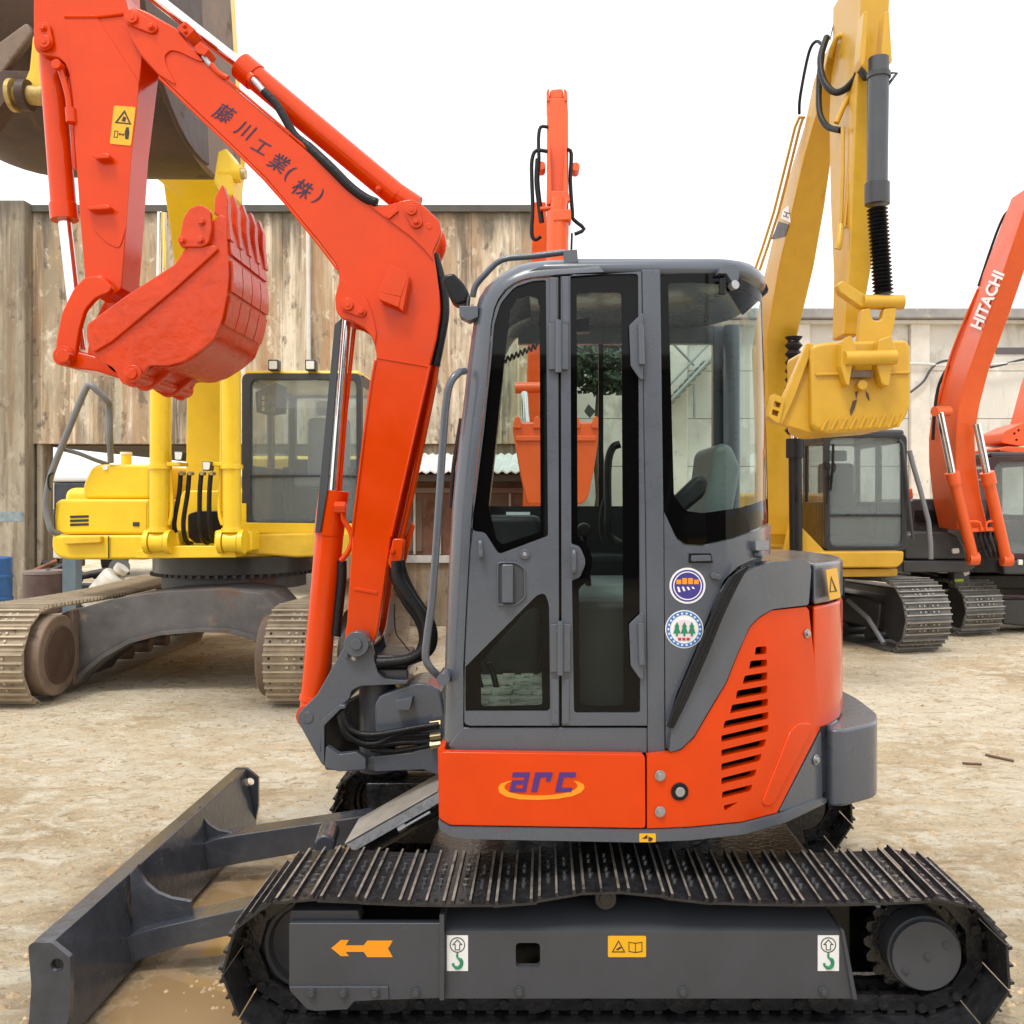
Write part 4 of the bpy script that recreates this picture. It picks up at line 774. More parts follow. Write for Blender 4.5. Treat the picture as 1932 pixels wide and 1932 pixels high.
# ---------------- swing post
SB = part('swing_bracket', EX, W(640, 1330, 3.9))
sw = rnd([(648, 1224), (655, 1205), (667, 1196), (680, 1195), (692, 1201), (700, 1214), (708, 1251), (714, 1270), (727, 1281), (768, 1284), (768, 1291), (681, 1295), (664, 1303), (660, 1318), (646, 1331), (608, 1367), (606, 1418), (624, 1434), (650, 1428), (690, 1434), (708, 1424), (712, 1452), (660, 1456), (620, 1453), (606, 1441), (563, 1364), (561, 1350), (568, 1340), (598, 1311), (615, 1281), (633, 1248)], 4)
for Y in (3.83, 4.12): panel('side_plate', sw, flat(Y) if Y < 4 else shifted(3.83, .29), .04, GREY, SB, bev=.006, seg=3)
rib = rnd([(606, 1360), (640, 1330), (652, 1331), (652, 1337), (643, 1338), (612, 1369), (612, 1440), (606, 1441)], 2); prism('rib', rib, 3.8, 3.84, GREY, SB, bev=.003)
for x0, x1, y0, y1 in ((640, 770, 1262, 1290), (612, 712, 1436, 1454)): prism('web', [(x0, y0), (x1, y0), (x1, y1), (x0, y1)], 3.87, 4.12, GREY, SB, bev=.01)
prism('inner_web', [(600, 1372), (650, 1326), (705, 1300), (705, 1436), (615, 1440)], 4.02, 4.1, BLACK, SB, bev=.01)
wcyl('pivot_pin', 672, 1216, 3.795, 4.18, 24, GREY, SB, 32, .004); wcyl('pin_cap', 672, 1216, 3.785, 3.8, 11, GREY, SB, 8); bolt(655, 1237, 3.83, 3.5, GREY, SB); bolt(669, 1241, 3.83, 4, STEEL, SB, .02)
cyl('king_post', W(712, 1452, 3.96), W(712, 1285, 3.96), .075, GREYF, SB, 32)
wcyl('cylinder_pin', 580, 1354, 3.826, 4.1, 11, GREY, SB)
prism('tie_plate', rnd([(615, 1408), (640, 1424), (672, 1419), (690, 1432), (690, 1452), (640, 1456), (612, 1448)], 4), 3.79, 3.83, GREY, SB, bev=.006)
prism('frame_nose', rnd([(706, 1330), (716, 1312), (760, 1296), (785, 1288), (805, 1289), (832, 1304), (845, 1380), (845, 1400), (710, 1404)], 8), 3.85, 4.1, GREY, house, bev=.012, seg=3)
prism('frame_nose', rnd([(705, 1428), (780, 1420), (800, 1410), (845, 1412), (845, 1470), (800, 1452), (705, 1456)], 5), 3.82, 4.1, GREY, house, bev=.01)
prism('nose_block', rnd([(747, 1322), (770, 1318), (778, 1316), (776, 1328), (772, 1340), (747, 1339)], 2), 3.8, 3.86, GREY, house, bev=.004)
prism('turntable_cap', [(708, 1236), (768, 1236), (770, 1262), (712, 1262)], 3.84, 4.08, BLACK, SB, bev=.01)
# hoses around the swing post
for i, (dx, dy, Y) in enumerate(((0, 0, 3.82), (10, 4, 3.86), (-8, 8, 3.9), (4, -6, 3.95))):
    wtube('boom_hose', [(748 + dx * .6, 1058, Y), (752 + dx, 1090, Y), (772 + dx, 1125 + dy, Y), (797 + dx, 1162 + dy, Y), (806 + dx, 1195 + dy, Y), (798 + dx, 1226 + dy * .5, Y), (772, 1243 + dy * .5, Y), (735, 1249 + dy * .5, Y), (712, 1250 + dy * .5, Y)], .022 if i < 2 else .017, RUBBER, EX, 12)
wtube('grease_line', [(744, 1140, 3.8), (746, 1190, 3.8), (758, 1210, 3.8), (773, 1229, 3.8)], .003, BLACK, EX, 6)
for i, (pts, r) in enumerate(((((648, 1342), (660, 1374), (690, 1386), (730, 1383), (790, 1372), (828, 1367)), .012), (((644, 1346), (652, 1378), (680, 1400), (712, 1402), (752, 1384), (828, 1369)), .013), (((640, 1350), (655, 1390), (690, 1396), (760, 1388), (828, 1385)), .010), (((655, 1345), (670, 1380), (710, 1394), (770, 1393), (828, 1389)), .009), (((700, 1414), (740, 1418), (770, 1414), (830, 1404)), .011), (((660, 1392), (700, 1410), (760, 1402), (828, 1402)), .009))):
    Y = 3.78 + .012 * i; wtube('swing_hose', [(x, y, Y) for x, y in pts], r, RUBBER, EX, 10)
for y in (1367, 1388, 1405): MB().cyl(W(812, y + 2, 3.8), W(832, y - 1, 3.8), .017, 6).build('hose_fitting', BRASS, EX)
# ---------------- boom
BM = part('boom', EX, W(700, 700, 3.99))
b_out = [(246, 14), (262, 15), (280, 23), (305, 37), (333, 53), (360, 85), (387, 117), (423, 150), (533, 243), (644, 338), (707, 394), (735, 388), (757, 378), (777, 375), (795, 384), (829, 416), (833, 440), (827, 458), (818, 478), (824, 515), (829, 555), (830, 590), (824, 640), (811, 690), (775, 850), (738, 1012), (716, 1172), (712, 1196), (700, 1226), (684, 1238), (664, 1236), (652, 1222), (650, 1200), (654, 1177), (664, 1011), (681, 870), (697, 744), (710, 672), (707, 652), (700, 634), (688, 620), (666, 607), (645, 602), (634, 588), (632, 560), (638, 538), (640, 520), (634, 500), (600, 455), (500, 335), (367, 207), (300, 143), (267, 107), (247, 75), (236, 45), (236, 26)]
panel('boom_side', rnd(b_out, 6, 3), flat(3.88), .022, ORANGE, BM, bev=.007, seg=3)
panel('boom_side', rnd(b_out, 6, 3), shifted(3.88, .198), .022, ORANGE, BM, bev=.004, seg=2)
core = rnd([(300, 60), (333, 66), (360, 95), (423, 158), (533, 250), (644, 345), (712, 402), (790, 392), (822, 420), (824, 440), (812, 478), (818, 520), (822, 560), (822, 592), (816, 640), (804, 690), (768, 850), (731, 1012), (710, 1172), (700, 1200), (662, 1200), (660, 1177), (670, 1011), (687, 870), (703, 744), (717, 670), (706, 634), (690, 612), (650, 540), (640, 505), (605, 452), (505, 332), (372, 204), (305, 140)], 5)
panel('boom_core', core, flat(3.9), .18, ORANGE, BM, bev=.003)
# welded doubler plates with visible rims
dbl = rnd([(700, 390), (735, 386), (757, 380), (777, 377), (794, 386), (827, 417), (831, 440), (824, 458), (815, 477), (818, 492), (800, 470), (775, 446), (750, 428)], 5); prism('doubler_plate', dbl, 3.872, 3.882, ORANGE, BM, bev=.003)
prism('doubler_plate', rnd([(634, 588), (632, 560), (638, 538), (644, 525), (665, 538), (690, 560), (702, 590), (710, 625), (708, 650), (700, 632), (688, 618), (666, 605), (645, 600)], 6), 3.872, 3.882, ORANGE, BM, bev=.003)
prism('doubler_plate', rnd([(240, 20), (262, 17), (300, 37), (331, 54), (358, 86), (385, 116), (372, 114), (340, 98), (322, 94), (310, 104), (312, 120), (332, 160), (300, 141), (269, 106), (249, 75), (238, 45)], 6), 3.872, 3.882, ORANGE, BM, bev=.003)
for pts in ([(300, 146), (367, 212), (500, 340), (600, 460), (636, 508)], [(664, 1011), (681, 870), (697, 744), (708, 680)], [(738, 1012), (775, 850), (811, 690)], [(430, 152), (533, 240), (644, 335), (705, 392)]):
    wtube('weld_rim', [(x, y, 3.879) for x, y in pts], .006, ORANGE, BM, 6, 3)
prism('cross_rib', [(668, 1108), (712, 1116), (712, 1122), (667, 1114)], 3.876, 3.882, ORANGE, BM, bev=.002); prism('cross_rib', [(710, 672), (811, 690), (811, 693), (710, 676)], 3.876, 3.882, ORANGE, BM, bev=.001)
prism('light_bracket', [(735, 500), (768, 512), (770, 520), (757, 560), (712, 552), (716, 545)], 3.82, 3.835, ORANGE, BM, bev=.003); prism('light_bracket', [(712, 551), (757, 560), (752, 580), (715, 565)], 3.82, 3.88, ORANGE, BM, bev=.003)
prism('light_bracket', [(766, 512), (772, 522), (760, 588), (752, 580)], 3.822, 3.88, ORANGE, BM, bev=.003)
def boss(cx_, cy_, r1, tip, r2, Y, parent):
    dx, dy = tip[0] - cx_, tip[1] - cy_; a = math.atan2(dy, dx); pts = []
    for k in range(13): t = a + math.pi / 2 + math.pi * k / 12; pts.append((cx_ + r1 * math.cos(t), cy_ + r1 * math.sin(t)))
    for k in range(13): t = a - math.pi / 2 + math.pi * k / 12; pts.append((tip[0] + r2 * math.cos(t), tip[1] + r2 * math.sin(t)))
    o = prism('pin_keeper', pts, Y - .012, Y, ORANGE, parent, bev=.003)
    wcyl('pin_head', cx_, cy_, Y - .024, Y - .01, r1 * .72, ORANGE, o, 24, .003); wcyl('pin_center', cx_, cy_, Y - .027, Y - .024, r1 * .28, ORANGE, o, 16, .001); bolt(tip[0], tip[1], Y - .012, 5, ORANGE, o, .014)
boss(248, 32, 15, (285, 51), 11, 3.872, BM); boss(776, 395, 14, (785, 418), 12, 3.872, BM); boss(656, 575, 14, (681, 588), 10, 3.872, BM)
wcyl('hole_plug', 810, 427, 3.87, 3.874, 6, ORANGE, BM); prism('clip_plate', rnd([(727, 405), (747, 390), (752, 398), (733, 414)], 2), 3.862, 3.874, ORANGE, BM, bev=.003)
# hose guard box on the boom back
gb = prism('hose_guard', rnd([(741, 1017), (757, 1016), (762, 1020), (756, 1072), (747, 1078), (738, 1074), (732, 1062)], 3), 3.84, 3.9, ORANGE, BM, bev=.005); prism('guard_lip', [(776, 985), (782, 992), (762, 1075), (752, 1078), (757, 1030)], 3.95, 3.97, ORANGE, BM, bev=.004); bolt(741, 1040, 3.84, 4, ORANGE, gb)
for i, Y in enumerate((3.93, 3.97, 4.01, 4.05)): wtube('back_hose', [(752, 1040, Y), (775, 940, Y), (800, 820, Y), (818, 730, Y), (824, 690, Y)], .012, ORANGE, BM, 8, 3)
for i, Y in enumerate((3.92, 3.97, 4.02)): wtube('elbow_hose', [(822, 690, Y), (832, 640, Y), (840, 590, Y), (836, 540, Y), (820, 480, Y)], .018, RUBBER, BM, 10, 4)
# lettering on the boom
for ch, x, y, h in (('藤', 423, 214, 34), ('川', 462, 246, 31), ('工', 492, 277, 24), ('業', 526, 307, 34), ('(', 547, 328, 33), ('株', 571, 356, 34), (')', 600, 370, 33)):
    text('lettering', ch, x, y, 3.8795, h, NAVY, BM, rot=-30, shear=.2, bold=.003)
# top clamps
prism('clamp_block', rnd([(333, 52), (349, 39), (368, 55), (352, 72)], 2), 3.86, 3.95, ORANGE, BM, bev=.004); prism('clamp_block', rnd([(365, 88), (377, 78), (395, 92), (386, 105), (372, 100)], 2), 3.86, 3.95, ORANGE, BM, bev=.004)
for x, y in ((348, 49), (350, 60)): bolt(x, y, 3.86, 3.4, ORANGE, BM)
wtube('pipe_fitting', [(384, 106, 3.88), (392, 118, 3.88), (398, 124, 3.88)], .011, STEEL, BM, 8, 2); wtube('steel_pipe', [(398, 122, 3.88), (412, 138, 3.88), (430, 148, 3.88)], .012, ORANGE, BM, 8, 3)
# ---------------- arm cylinder on top of the boom
AC = part('arm_cylinder', EX, W(600, 250, 3.99))
ya = 3.99
cyl('barrel', W(462, 130, ya), W(752, 372, ya), .052, ORANGE, AC, 32); cyl('gland', W(455, 124, ya), W(482, 147, ya), .058, ORANGE, AC, 32)
cyl('rod', W(310, 10, ya), W(460, 128, ya), .026, CHROME, AC, 24); cyl('rod', W(180, -92, ya), W(311, 11, ya), .026, CHROME, AC, 24)
cyl('eye', W(742, 363, ya), W(785, 392, ya), .05, ORANGE, AC, 24)
wtube('port', [(474, 147, 3.93), (480, 152, 3.9)], .022, ORANGE, AC, 10, 2); wtube('hose_end', [(478, 150, 3.9), (497, 172, 3.89)], .014, STEEL, AC, 10, 2)
wtube('arm_hose', [(497, 172, 3.89), (520, 195, 3.89), (540, 228, 3.89), (556, 255, 3.89), (580, 275, 3.89), (620, 312, 3.88), (660, 352, 3.88), (690, 374, 3.88), (712, 383, 3.88)], [.017] * 24 + [.02] * 24 + [.017], RUBBER, AC, 10)
bolt(714, 357, 3.94, 4, ORANGE, AC, .02)
# ---------------- lift cylinder
LC = part('lift_cylinder', EX, W(620, 1000, 3.96)); yl = 3.97
top, bot = W(629, 927, yl), W(592, 1338, yl)
cyl('barrel', top, bot, .058, ORANGE, LC, 36); cyl('gland', W(630.5, 925, yl), W(620, 1010, yl), .062, ORANGE, LC, 36); cyl('base_ring', W(594, 1312, yl), W(592, 1322, yl), .062, ORANGE, LC, 36)
cyl('rod', W(656, 585, yl), W(630, 926, yl), .0175, CHROME, LC, 20); wcyl('eye', 656, 578, 3.91, 4.05, 17, ORANGE, LC); wcyl('base_eye', 580, 1352, 3.87, 4.1, 22, ORANGE, LC)
wtube('rod_pipe', [(668, 620, 3.98), (650, 800, 3.98), (641, 926, 3.98)], .009, ORANGE, LC, 8, 2)
MB().extr([W(631, 612, 3.9), W(645, 600, 3.9), W(618, 925, 3.9), W(604, 1005, 3.9), W(594, 1005, 3.9)], (0, .012, 0)).build('rod_guard', GREYF, LC, bev=.003)
wtube('port', [(632, 958, 3.9), (652, 958, 3.9)], .026, ORANGE, LC, 6, 2); wtube('pipe', [(648, 958, 3.9), (648, 980, 3.9), (660, 1000, 3.9), (664, 1020, 3.9), (656, 1042, 3.9), (643, 1058, 3.9)], .011, ORANGE, LC, 8, 4)
wtube('cylinder_hose', [(645, 1058, 3.95), (645, 1090, 3.95), (640, 1140, 3.95), (634, 1200, 3.95)], .02, RUBBER, LC, 10, 3)
# ---------------- arm
AR = part('arm', EX, W(200, 300, 3.99))
arm = rnd([(63, -130), (63, 84), (68, 97), (80, 103), (110, 108), (122, 118), (130, 140), (134, 170), (143, 300), (151, 420), (160, 530), (166, 556), (214, 556), (229, 545), (236, 450), (248, 277), (268, 110), (262, 60), (240, 12), (232, -20), (228, -130)], 5)
prism('arm_box', arm, 3.905, 4.075, ORANGE, AR, bev=.005)
prism('weld_plate', rnd([(122, 28), (180, 28), (262, 155), (256, 230), (248, 290), (238, 430), (225, 470), (200, 458), (175, 432), (160, 390), (146, 300), (136, 170), (128, 60)], 10), 3.901, 3.906, ORANGE, AR, bev=.002)
wtube('weld_rim', [(122, 32, 3.901), (180, 32, 3.901), (232, 26, 3.901)], .006, ORANGE, AR, 6, 2)
for x0, y0, x1, y1 in ((172, 288, 206, 300), (159, 385, 207, 396)): prism('hose_clip', [(x0, y0 + 5), (x1 - 8, y0), (x1, y0 + 3), (x1, y1 - 2), (x0 + 8, y1)], 3.862, 3.905, ORANGE, AR, bev=.004)
ws = prism('warning_sticker', rnd([(215, 199), (256, 202), (247, 275), (207, 271)], 4), 3.898, 3.901, YELST, AR, bev=0)
prism('warning_triangle', [(235, 207), (248, 235), (216, 232)], 3.8972, 3.898, INK, ws, holes=[[(234.6, 213), (243.5, 232), (221.5, 230)]], bev=0); prism('warning_mark', [(233, 219), (238, 222), (236, 230), (229, 228)], 3.8972, 3.898, INK, ws, bev=0)
prism('box_mark', [(216, 246), (223, 247), (222, 260), (214, 259)], 3.8972, 3.898, INK, ws, holes=[[(217.2, 247.5), (221.6, 248.2), (220.8, 258.5), (215.6, 257.8)]], bev=0); prism('person_mark', [(238, 240), (243, 240), (244, 252), (242, 263), (236, 262), (235, 250)], 3.8972, 3.898, INK, ws, bev=0)
prism('arrow_mark', [(223, 253), (227, 250), (227, 252), (231, 253), (231, 251), (235, 254), (231, 257), (231, 255), (227, 254), (227, 256)], 3.8972, 3.898, INK, ws, bev=0)
boss(82, 77, 17, (82, 53), 12, 3.9, AR)
wcyl('pin_head', 185, 536, 3.86, 4.1, 17, ORANGE, AR, 28, .004); wcyl('pin_center', 185, 536, 3.853, 3.862, 10, ORANGE, AR, 24, .002)
# bucket cylinder along the arm
BC = part('bucket_cylinder', EX, W(110, 300, 3.98)); yb = 3.98
cyl('barrel', W(98, 108, yb), W(121, 405, yb), .05, ORANGE, BC, 32); cyl('gland', W(119, 385, yb), W(122, 416, yb), .055, ORANGE, BC, 32); cyl('rod', W(122, 414, yb), W(150, 660, yb), .026, CHROME, BC, 24); wcyl('eye', 90, 80, 3.92, 4.05, 22, ORANGE, BC)
wtube('pipe', [(107, 120, 3.9), (116, 138, 3.9), (128, 180, 3.9), (132, 215, 3.9), (134, 230, 3.9)], .013, ORANGE, BC, 8, 4); wcyl('port', 105, 120, 3.87, 3.95, 9, ORANGE, BC); wtube('port', [(133, 205, 3.9), (135, 232, 3.9)], .022, ORANGE, BC, 10, 2)
wtube('pipe', [(130, 118, 3.96), (136, 200, 3.96), (142, 320, 3.96)], .01, ORANGE, BC, 8, 3)
# links
LK = prism('bucket_link', rnd([(138, 545), (160, 522), (188, 520), (212, 540), (206, 552), (180, 562), (160, 585), (150, 620), (145, 650), (142, 678), (120, 690), (104, 672), (106, 640), (116, 590)], 8), 3.85, 3.88, ORANGE, EX, bev=.006)
panel('bucket_link', rnd([(138, 545), (160, 522), (188, 520), (212, 540), (206, 552), (180, 562), (160, 585), (150, 620), (145, 650), (142, 678), (120, 690), (104, 672), (106, 640), (116, 590)], 8), shifted(3.85, .26), .03, ORANGE, EX, bev=.006)
wcyl('link_pin', 118, 671, 3.8, 4.16, 13, ORANGE, LK, 24, .003); wcyl('pin_collar', 118, 671, 3.83, 4.13, 19, ORANGE, LK, 24, .003)
prism('push_link', rnd([(118, 655), (150, 664), (180, 672), (240, 690), (262, 700), (252, 722), (235, 718), (180, 700), (130, 694), (112, 684)], 8), 3.86, 4.08, ORANGE, EX, bev=.008)
# ---------------- bucket
BK = part('bucket', EX, W(330, 590, 4.0)); yb0, yb1 = 3.74, 4.26
side = rnd([(163, 612), (240, 556), (330, 498), (350, 466), (372, 448), (398, 420), (414, 404), (428, 410), (428, 450), (432, 520), (428, 560), (420, 600), (405, 640), (378, 662), (345, 683), (315, 690), (280, 690), (268, 712), (250, 732), (228, 722), (215, 695), (175, 672), (163, 640)], 7)
ORB = ORANGE_D
prism('bucket_side', side, yb0, yb0 + .02, ORB, BK, bev=.004); panel('bucket_side', side, shifted(yb0, .5), .02, ORB, BK, bev=.004)
prism('side_band', rnd([(164, 612), (240, 556), (330, 498), (352, 466), (405, 462), (412, 470), (330, 545), (210, 645), (176, 665), (165, 640)], 6), yb0 - .014, yb0 + .004, ORB, BK, bev=.005)
prism('side_cutter', rnd([(337, 458), (345, 412), (358, 392), (378, 385), (396, 396), (399, 430), (394, 458), (382, 466), (340, 466)], 6), yb0 - .024, yb0 + .004, ORB, BK, bev=.005)
for x, y in ((344, 454), (379, 453), (381, 419)): bolt(x, y, yb0 - .022, 5.5, ORB, BK, .016)
# shell: profile thickened and run across the width
prof = [(414, 402), (424, 440), (431, 490), (433, 530), (428, 565), (420, 600), (404, 638), (378, 663), (345, 684), (315, 693), (285, 693), (262, 712)]
pp = smoothpts([W(x, y, yb0) for x, y in prof], 4); vs = []; nsec = len(pp)
for i, p in enumerate(pp):
    t = (pp[min(i + 1, nsec - 1)] - pp[max(i - 1, 0)]).normalized(); nn = Vector((t.z, 0, -t.x)) * .018
    vs += [p + Vector((0, .021, 0)), p + Vector((0, .499, 0)), p + nn + Vector((0, .021, 0)), p + nn + Vector((0, .499, 0))]
fs = []
for i in range(nsec - 1):
    a = 4 * i; fs += [(a, a + 4, a + 5, a + 1), (a + 2, a + 3, a + 7, a + 6), (a, a + 2, a + 6, a + 4), (a + 1, a + 5, a + 7, a + 3)]
fs += [(0, 1, 3, 2), (4 * nsec - 4, 4 * nsec - 2, 4 * nsec - 1, 4 * nsec - 3)]
mk('bucket_shell', vs, fs, ORB, BK, smooth=40, bev=.003)
def outp(i, d): 
    t = (pp[min(i + 1, nsec - 1)] - pp[max(i - 1, 0)]).normalized(); nn = Vector((-t.z, 0, t.x)); nn = nn if nn.x > 0 or nn.z < -.5 else -nn
    return pp[i] + nn * d
for i0, i1 in ((1, 7), (8, 14), (15, 21)):
    q = [outp(i, .010) for i in range(i0, i1 + 1)]; s = MB()
    for k in range(4): 
        ya_, yb_ = .02 + k * .122, .132 + k * .122; n2 = len(q)
        vs = [v + Vector((0, ya_, 0)) for v in q] + [v + Vector((0, yb_, 0)) for v in q] + [pp[i] + Vector((0, ya_, 0)) for i in range(i0, i1 + 1)] + [pp[i] + Vector((0, yb_, 0)) for i in range(i0, i1 + 1)]
        fs = [(j, j + 1, n2 + j + 1, n2 + j) for j in range(n2 - 1)] + [(j, 2 * n2 + j, 2 * n2 + j + 1, j + 1) for j in range(n2 - 1)] + [(n2 + j, n2 + j + 1, 3 * n2 + j + 1, 3 * n2 + j) for j in range(n2 - 1)] + [(0, n2, 3 * n2, 2 * n2), (n2 - 1, 3 * n2 - 1, 4 * n2 - 1, 2 * n2 - 1)]
        mk('wear_strip', vs, fs, ORB, BK, smooth=40)
tth = MB(); a0 = W(416, 405, yb0); tip = W(418, 345, yb0)
for k in range(5):
    y = k * .1175 + .005; h = a0 + Vector((0, y, 0))
    q = [W(x, yy, yb0) + Vector((0, y, 0)) for x, yy in ((404, 372), (418, 346), (428, 376), (428, 402), (434, 452), (424, 452), (414, 410), (402, 402))]
    MB().extr(q, (0, .05, 0)).build('tooth', ORB, BK, bev=.006)
ear = rnd([(215, 668), (268, 660), (300, 690), (268, 714), (250, 734), (228, 724)], 8)
for d in (.12, .36): panel('hanger_ear', rnd([(150, 610), (240, 600), (300, 640), (300, 694), (262, 726), (244, 732), (228, 722), (180, 690), (150, 650)], 8), shifted(yb0, d), .025, ORB, BK, bev=.005)
wcyl('bucket_pin', 249, 705, yb0 - .02, yb1 + .02, 17, ORB, BK, 28, .004); wcyl('pin_head', 247, 705, yb0 - .03, yb0 - .018, 10, ORB, BK, 20, .002)
# ================================================================ background machines
YEL = M('yellow_paint', (.86, .58, .02), .38, var=.06, coat=.2, dirt=[((.5, .3, .05), -.1, 5, 2)])
YELW = M('chipped_yellow_paint', (.76, .48, .03), .45, var=.15, dirt=[((.3, .2, .09), .0, 7, 2)])
OCH = M('ochre_paint', (.58, .33, .02), .4, var=.07, coat=.15, dirt=[((.42, .25, .03), -.1, 4, 2)])
ORF = M('far_orange_paint', (.74, .10, .014), .38, var=.06, coat=.2)
DGREY = M('dark_body_paint', (.035, .036, .04), .4, var=.15, coat=.2)
RUSTB = M('rusty_bucket_steel', (.07, .04, .027), .55, .2, var=.4, scale=2.5, bump=.4, bscale=14, dirt=[((.14, .085, .055), .12, 5, 2), ((.03, .022, .018), .12, 3, 1)])
RUSTL = M('pale_rusty_steel', (.19, .135, .1), .6, .2, var=.35, scale=3, bump=.4, bscale=14, dirt=[((.1, .07, .05), .15, 6, 2)])
XFR = M('rusty_grey_frame', (.105, .1, .1), .55, .05, var=.3, scale=4, dirt=[((.16, .08, .045), .2, 2.2, 1), ((.2, .16, .12), .1, 5, 1)])
TANT = M('dusty_track_shoe', (.33, .265, .185), .7, .1, var=.3, scale=6, bump=.3, bscale=20, dirt=[((.14, .1, .07), .12, 7, 1)])
TANW = M('dusty_grouser', (.46, .39, .29), .6, .2, var=.25, scale=8)
GRT = M('grey_track_shoe', (.14, .135, .125), .55, .3, var=.35, scale=7, dirt=[((.25, .21, .16), .08, 6, 1)]); GRW = M('grey_grouser', (.33, .31, .28), .45, .4, var=.25, scale=9)
GLB = GLASS('machine_glass', (.88, .93, .93), sky_veil=.16)
SH_T = shoe_mesh(.2, .6, .014, .026, [(-.08, .007), (-.01, .007), (.06, .007)], [TANT, TANW, TANW, HOLE], True, 'shoe_dusty')
SH_G = shoe_mesh(.2, .6, .014, .026, [(-.08, .007), (-.01, .007), (.06, .007)], [GRT, GRW, GRW, HOLE], True, 'shoe_grey')
def loft(name, st, mat, parent, bev=.012, back=None):
    """st: (left px, right px, py, Y front, depth) from one end to the other; a box section that follows them"""
    rings = []
    for l, r, y, Y, d in st:
        a, b_ = W(l, y, Y), W(r, y, Y); rings.append([a, b_, b_ + Vector((0, d, 0)), a + Vector((0, d, 0))])
    vs = [v for q in rings for v in q]; n = len(rings)
    fs = [(4 * i + k, 4 * i + (k + 1) % 4, 4 * i + 4 + (k + 1) % 4, 4 * i + 4 + k) for i in range(n - 1) for k in range(4)] + [(0, 1, 2, 3), (4 * n - 4, 4 * n - 3, 4 * n - 2, 4 * n - 1)]
    return mk(name, vs, fs, mat, parent, smooth=30, bev=bev, seg=2), rings
def bg_track(root, org, d, length, R_, zc, shoes, n, frame, wheel):
    tr = part('crawler_track', root, (org[0], org[1], zc)); lay_track(tr, (org[0], org[1], 0), d, oval(-length, 0, R_, zc, [(-length / 2, length * .45, .03)]), n, shoes)
    d = Vector(d); l = Vector((0, 0, 1)).cross(d); o = Vector((org[0], org[1], zc)); c = R_
    for e in (0, -length): MB().cyl(o + d * e - l * .12, o + d * e + l * .12, c * .8, 32).build('idler_wheel', wheel, root, smooth=30)
    q = [(-length + .2, -c * .55), (-.25, -c * .5), (-.2, c * .3), (-.5, c * .45), (-length + .4, c * .5)]
    MB().extr([o + d * x + Vector((0, 0, z)) - l * .2 for x, z in q], l * .4).build('track_frame', frame, root, bev=.03)
    for k in range(6): x = -length * (.15 + k * .14); MB().cyl(o + d * x + Vector((0, 0, -c * .72)) - l * .16, o + d * x + Vector((0, 0, -c * .72)) + l * .16, c * .2, 16).build('track_roller', wheel, root)
def bcab(root, x0, x1, y0, y1, Y, depth, fmat, rmat, margins, midbar=None, seatm=DARKIN, roof_h=.1):
    c = part('cab', root, W((x0 + x1) / 2, y1, Y)); ml, mr_, mt, mb = margins; D = Vector((0, depth, 0))
    outer = rnd([(x0, y0), (x1, y0), (x1, y1), (x0, y1)], 14); inner = rnd([(x0 + ml, y0 + mt), (x1 - mr_, y0 + mt), (x1 - mr_, y1 - mb), (x0 + ml, y1 - mb)], 14)
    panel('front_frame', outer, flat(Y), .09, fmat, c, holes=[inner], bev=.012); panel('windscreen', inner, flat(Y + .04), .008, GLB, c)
    rin = rnd([(x0 + ml, y0 + mt), (x1 - mr_, y0 + mt), (x1 - mr_, y0 + (y1 - y0) * .5), (x0 + ml, y0 + (y1 - y0) * .5)], 8)
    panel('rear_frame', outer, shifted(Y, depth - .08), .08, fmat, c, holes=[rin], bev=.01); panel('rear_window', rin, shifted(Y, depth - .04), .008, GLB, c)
    A, B = W(x0, y1, Y), W(x1, y0, Y); m_ = A.z + (B.z - A.z) * .42
    for x in (A.x, B.x - .05):
        box('side_sill', x, x + .05, Y + .09, Y + depth - .08, A.z, m_, fmat, c, bev=.01); box('side_rail', x, x + .05, Y + .09, Y + depth - .08, B.z - .1, B.z - .005, fmat, c, bev=.01)
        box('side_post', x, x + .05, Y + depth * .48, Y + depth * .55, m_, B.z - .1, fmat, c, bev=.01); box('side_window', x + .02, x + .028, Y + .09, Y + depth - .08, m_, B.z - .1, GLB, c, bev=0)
    box('cab_roof', A.x + .02, B.x - .02, Y + .02, Y + depth - .02, B.z - .03, B.z + roof_h, rmat, c, bev=.05, seg=3); box('cab_floor', A.x + .05, B.x - .05, Y + .09, Y + depth - .09, A.z, A.z + .12, DARKIN, c, bev=0)
    if midbar: prism('screen_bar', [(x0 + ml - 2, midbar), (x1 - mr_ + 2, midbar), (x1 - mr_ + 2, midbar + 4), (x0 + ml - 2, midbar + 4)], Y + .025, Y + .06, fmat, c, bev=.003)
    xm = (A.x + B.x) / 2; h = B.z - A.z
    box('seat_back', xm - .22, xm + .22, Y + depth * .62, Y + depth * .72, A.z + .35 * h, A.z + .78 * h, seatm, c, bev=.05); box('seat_cushion', xm - .24, xm + .24, Y + depth * .35, Y + depth * .65, A.z + .28 * h, A.z + .37 * h, seatm, c, bev=.04)
    box('headrest', xm - .13, xm + .13, Y + depth * .63, Y + depth * .7, A.z + .8 * h, A.z + .9 * h, seatm, c, bev=.03)
    for sx in (-.33, .33): tube('joystick', [(xm + sx, Y + depth * .4, A.z + .1), (xm + sx, Y + depth * .38, A.z + .42 * h)], .03, DARKIN, c, 8, 2)
    return c
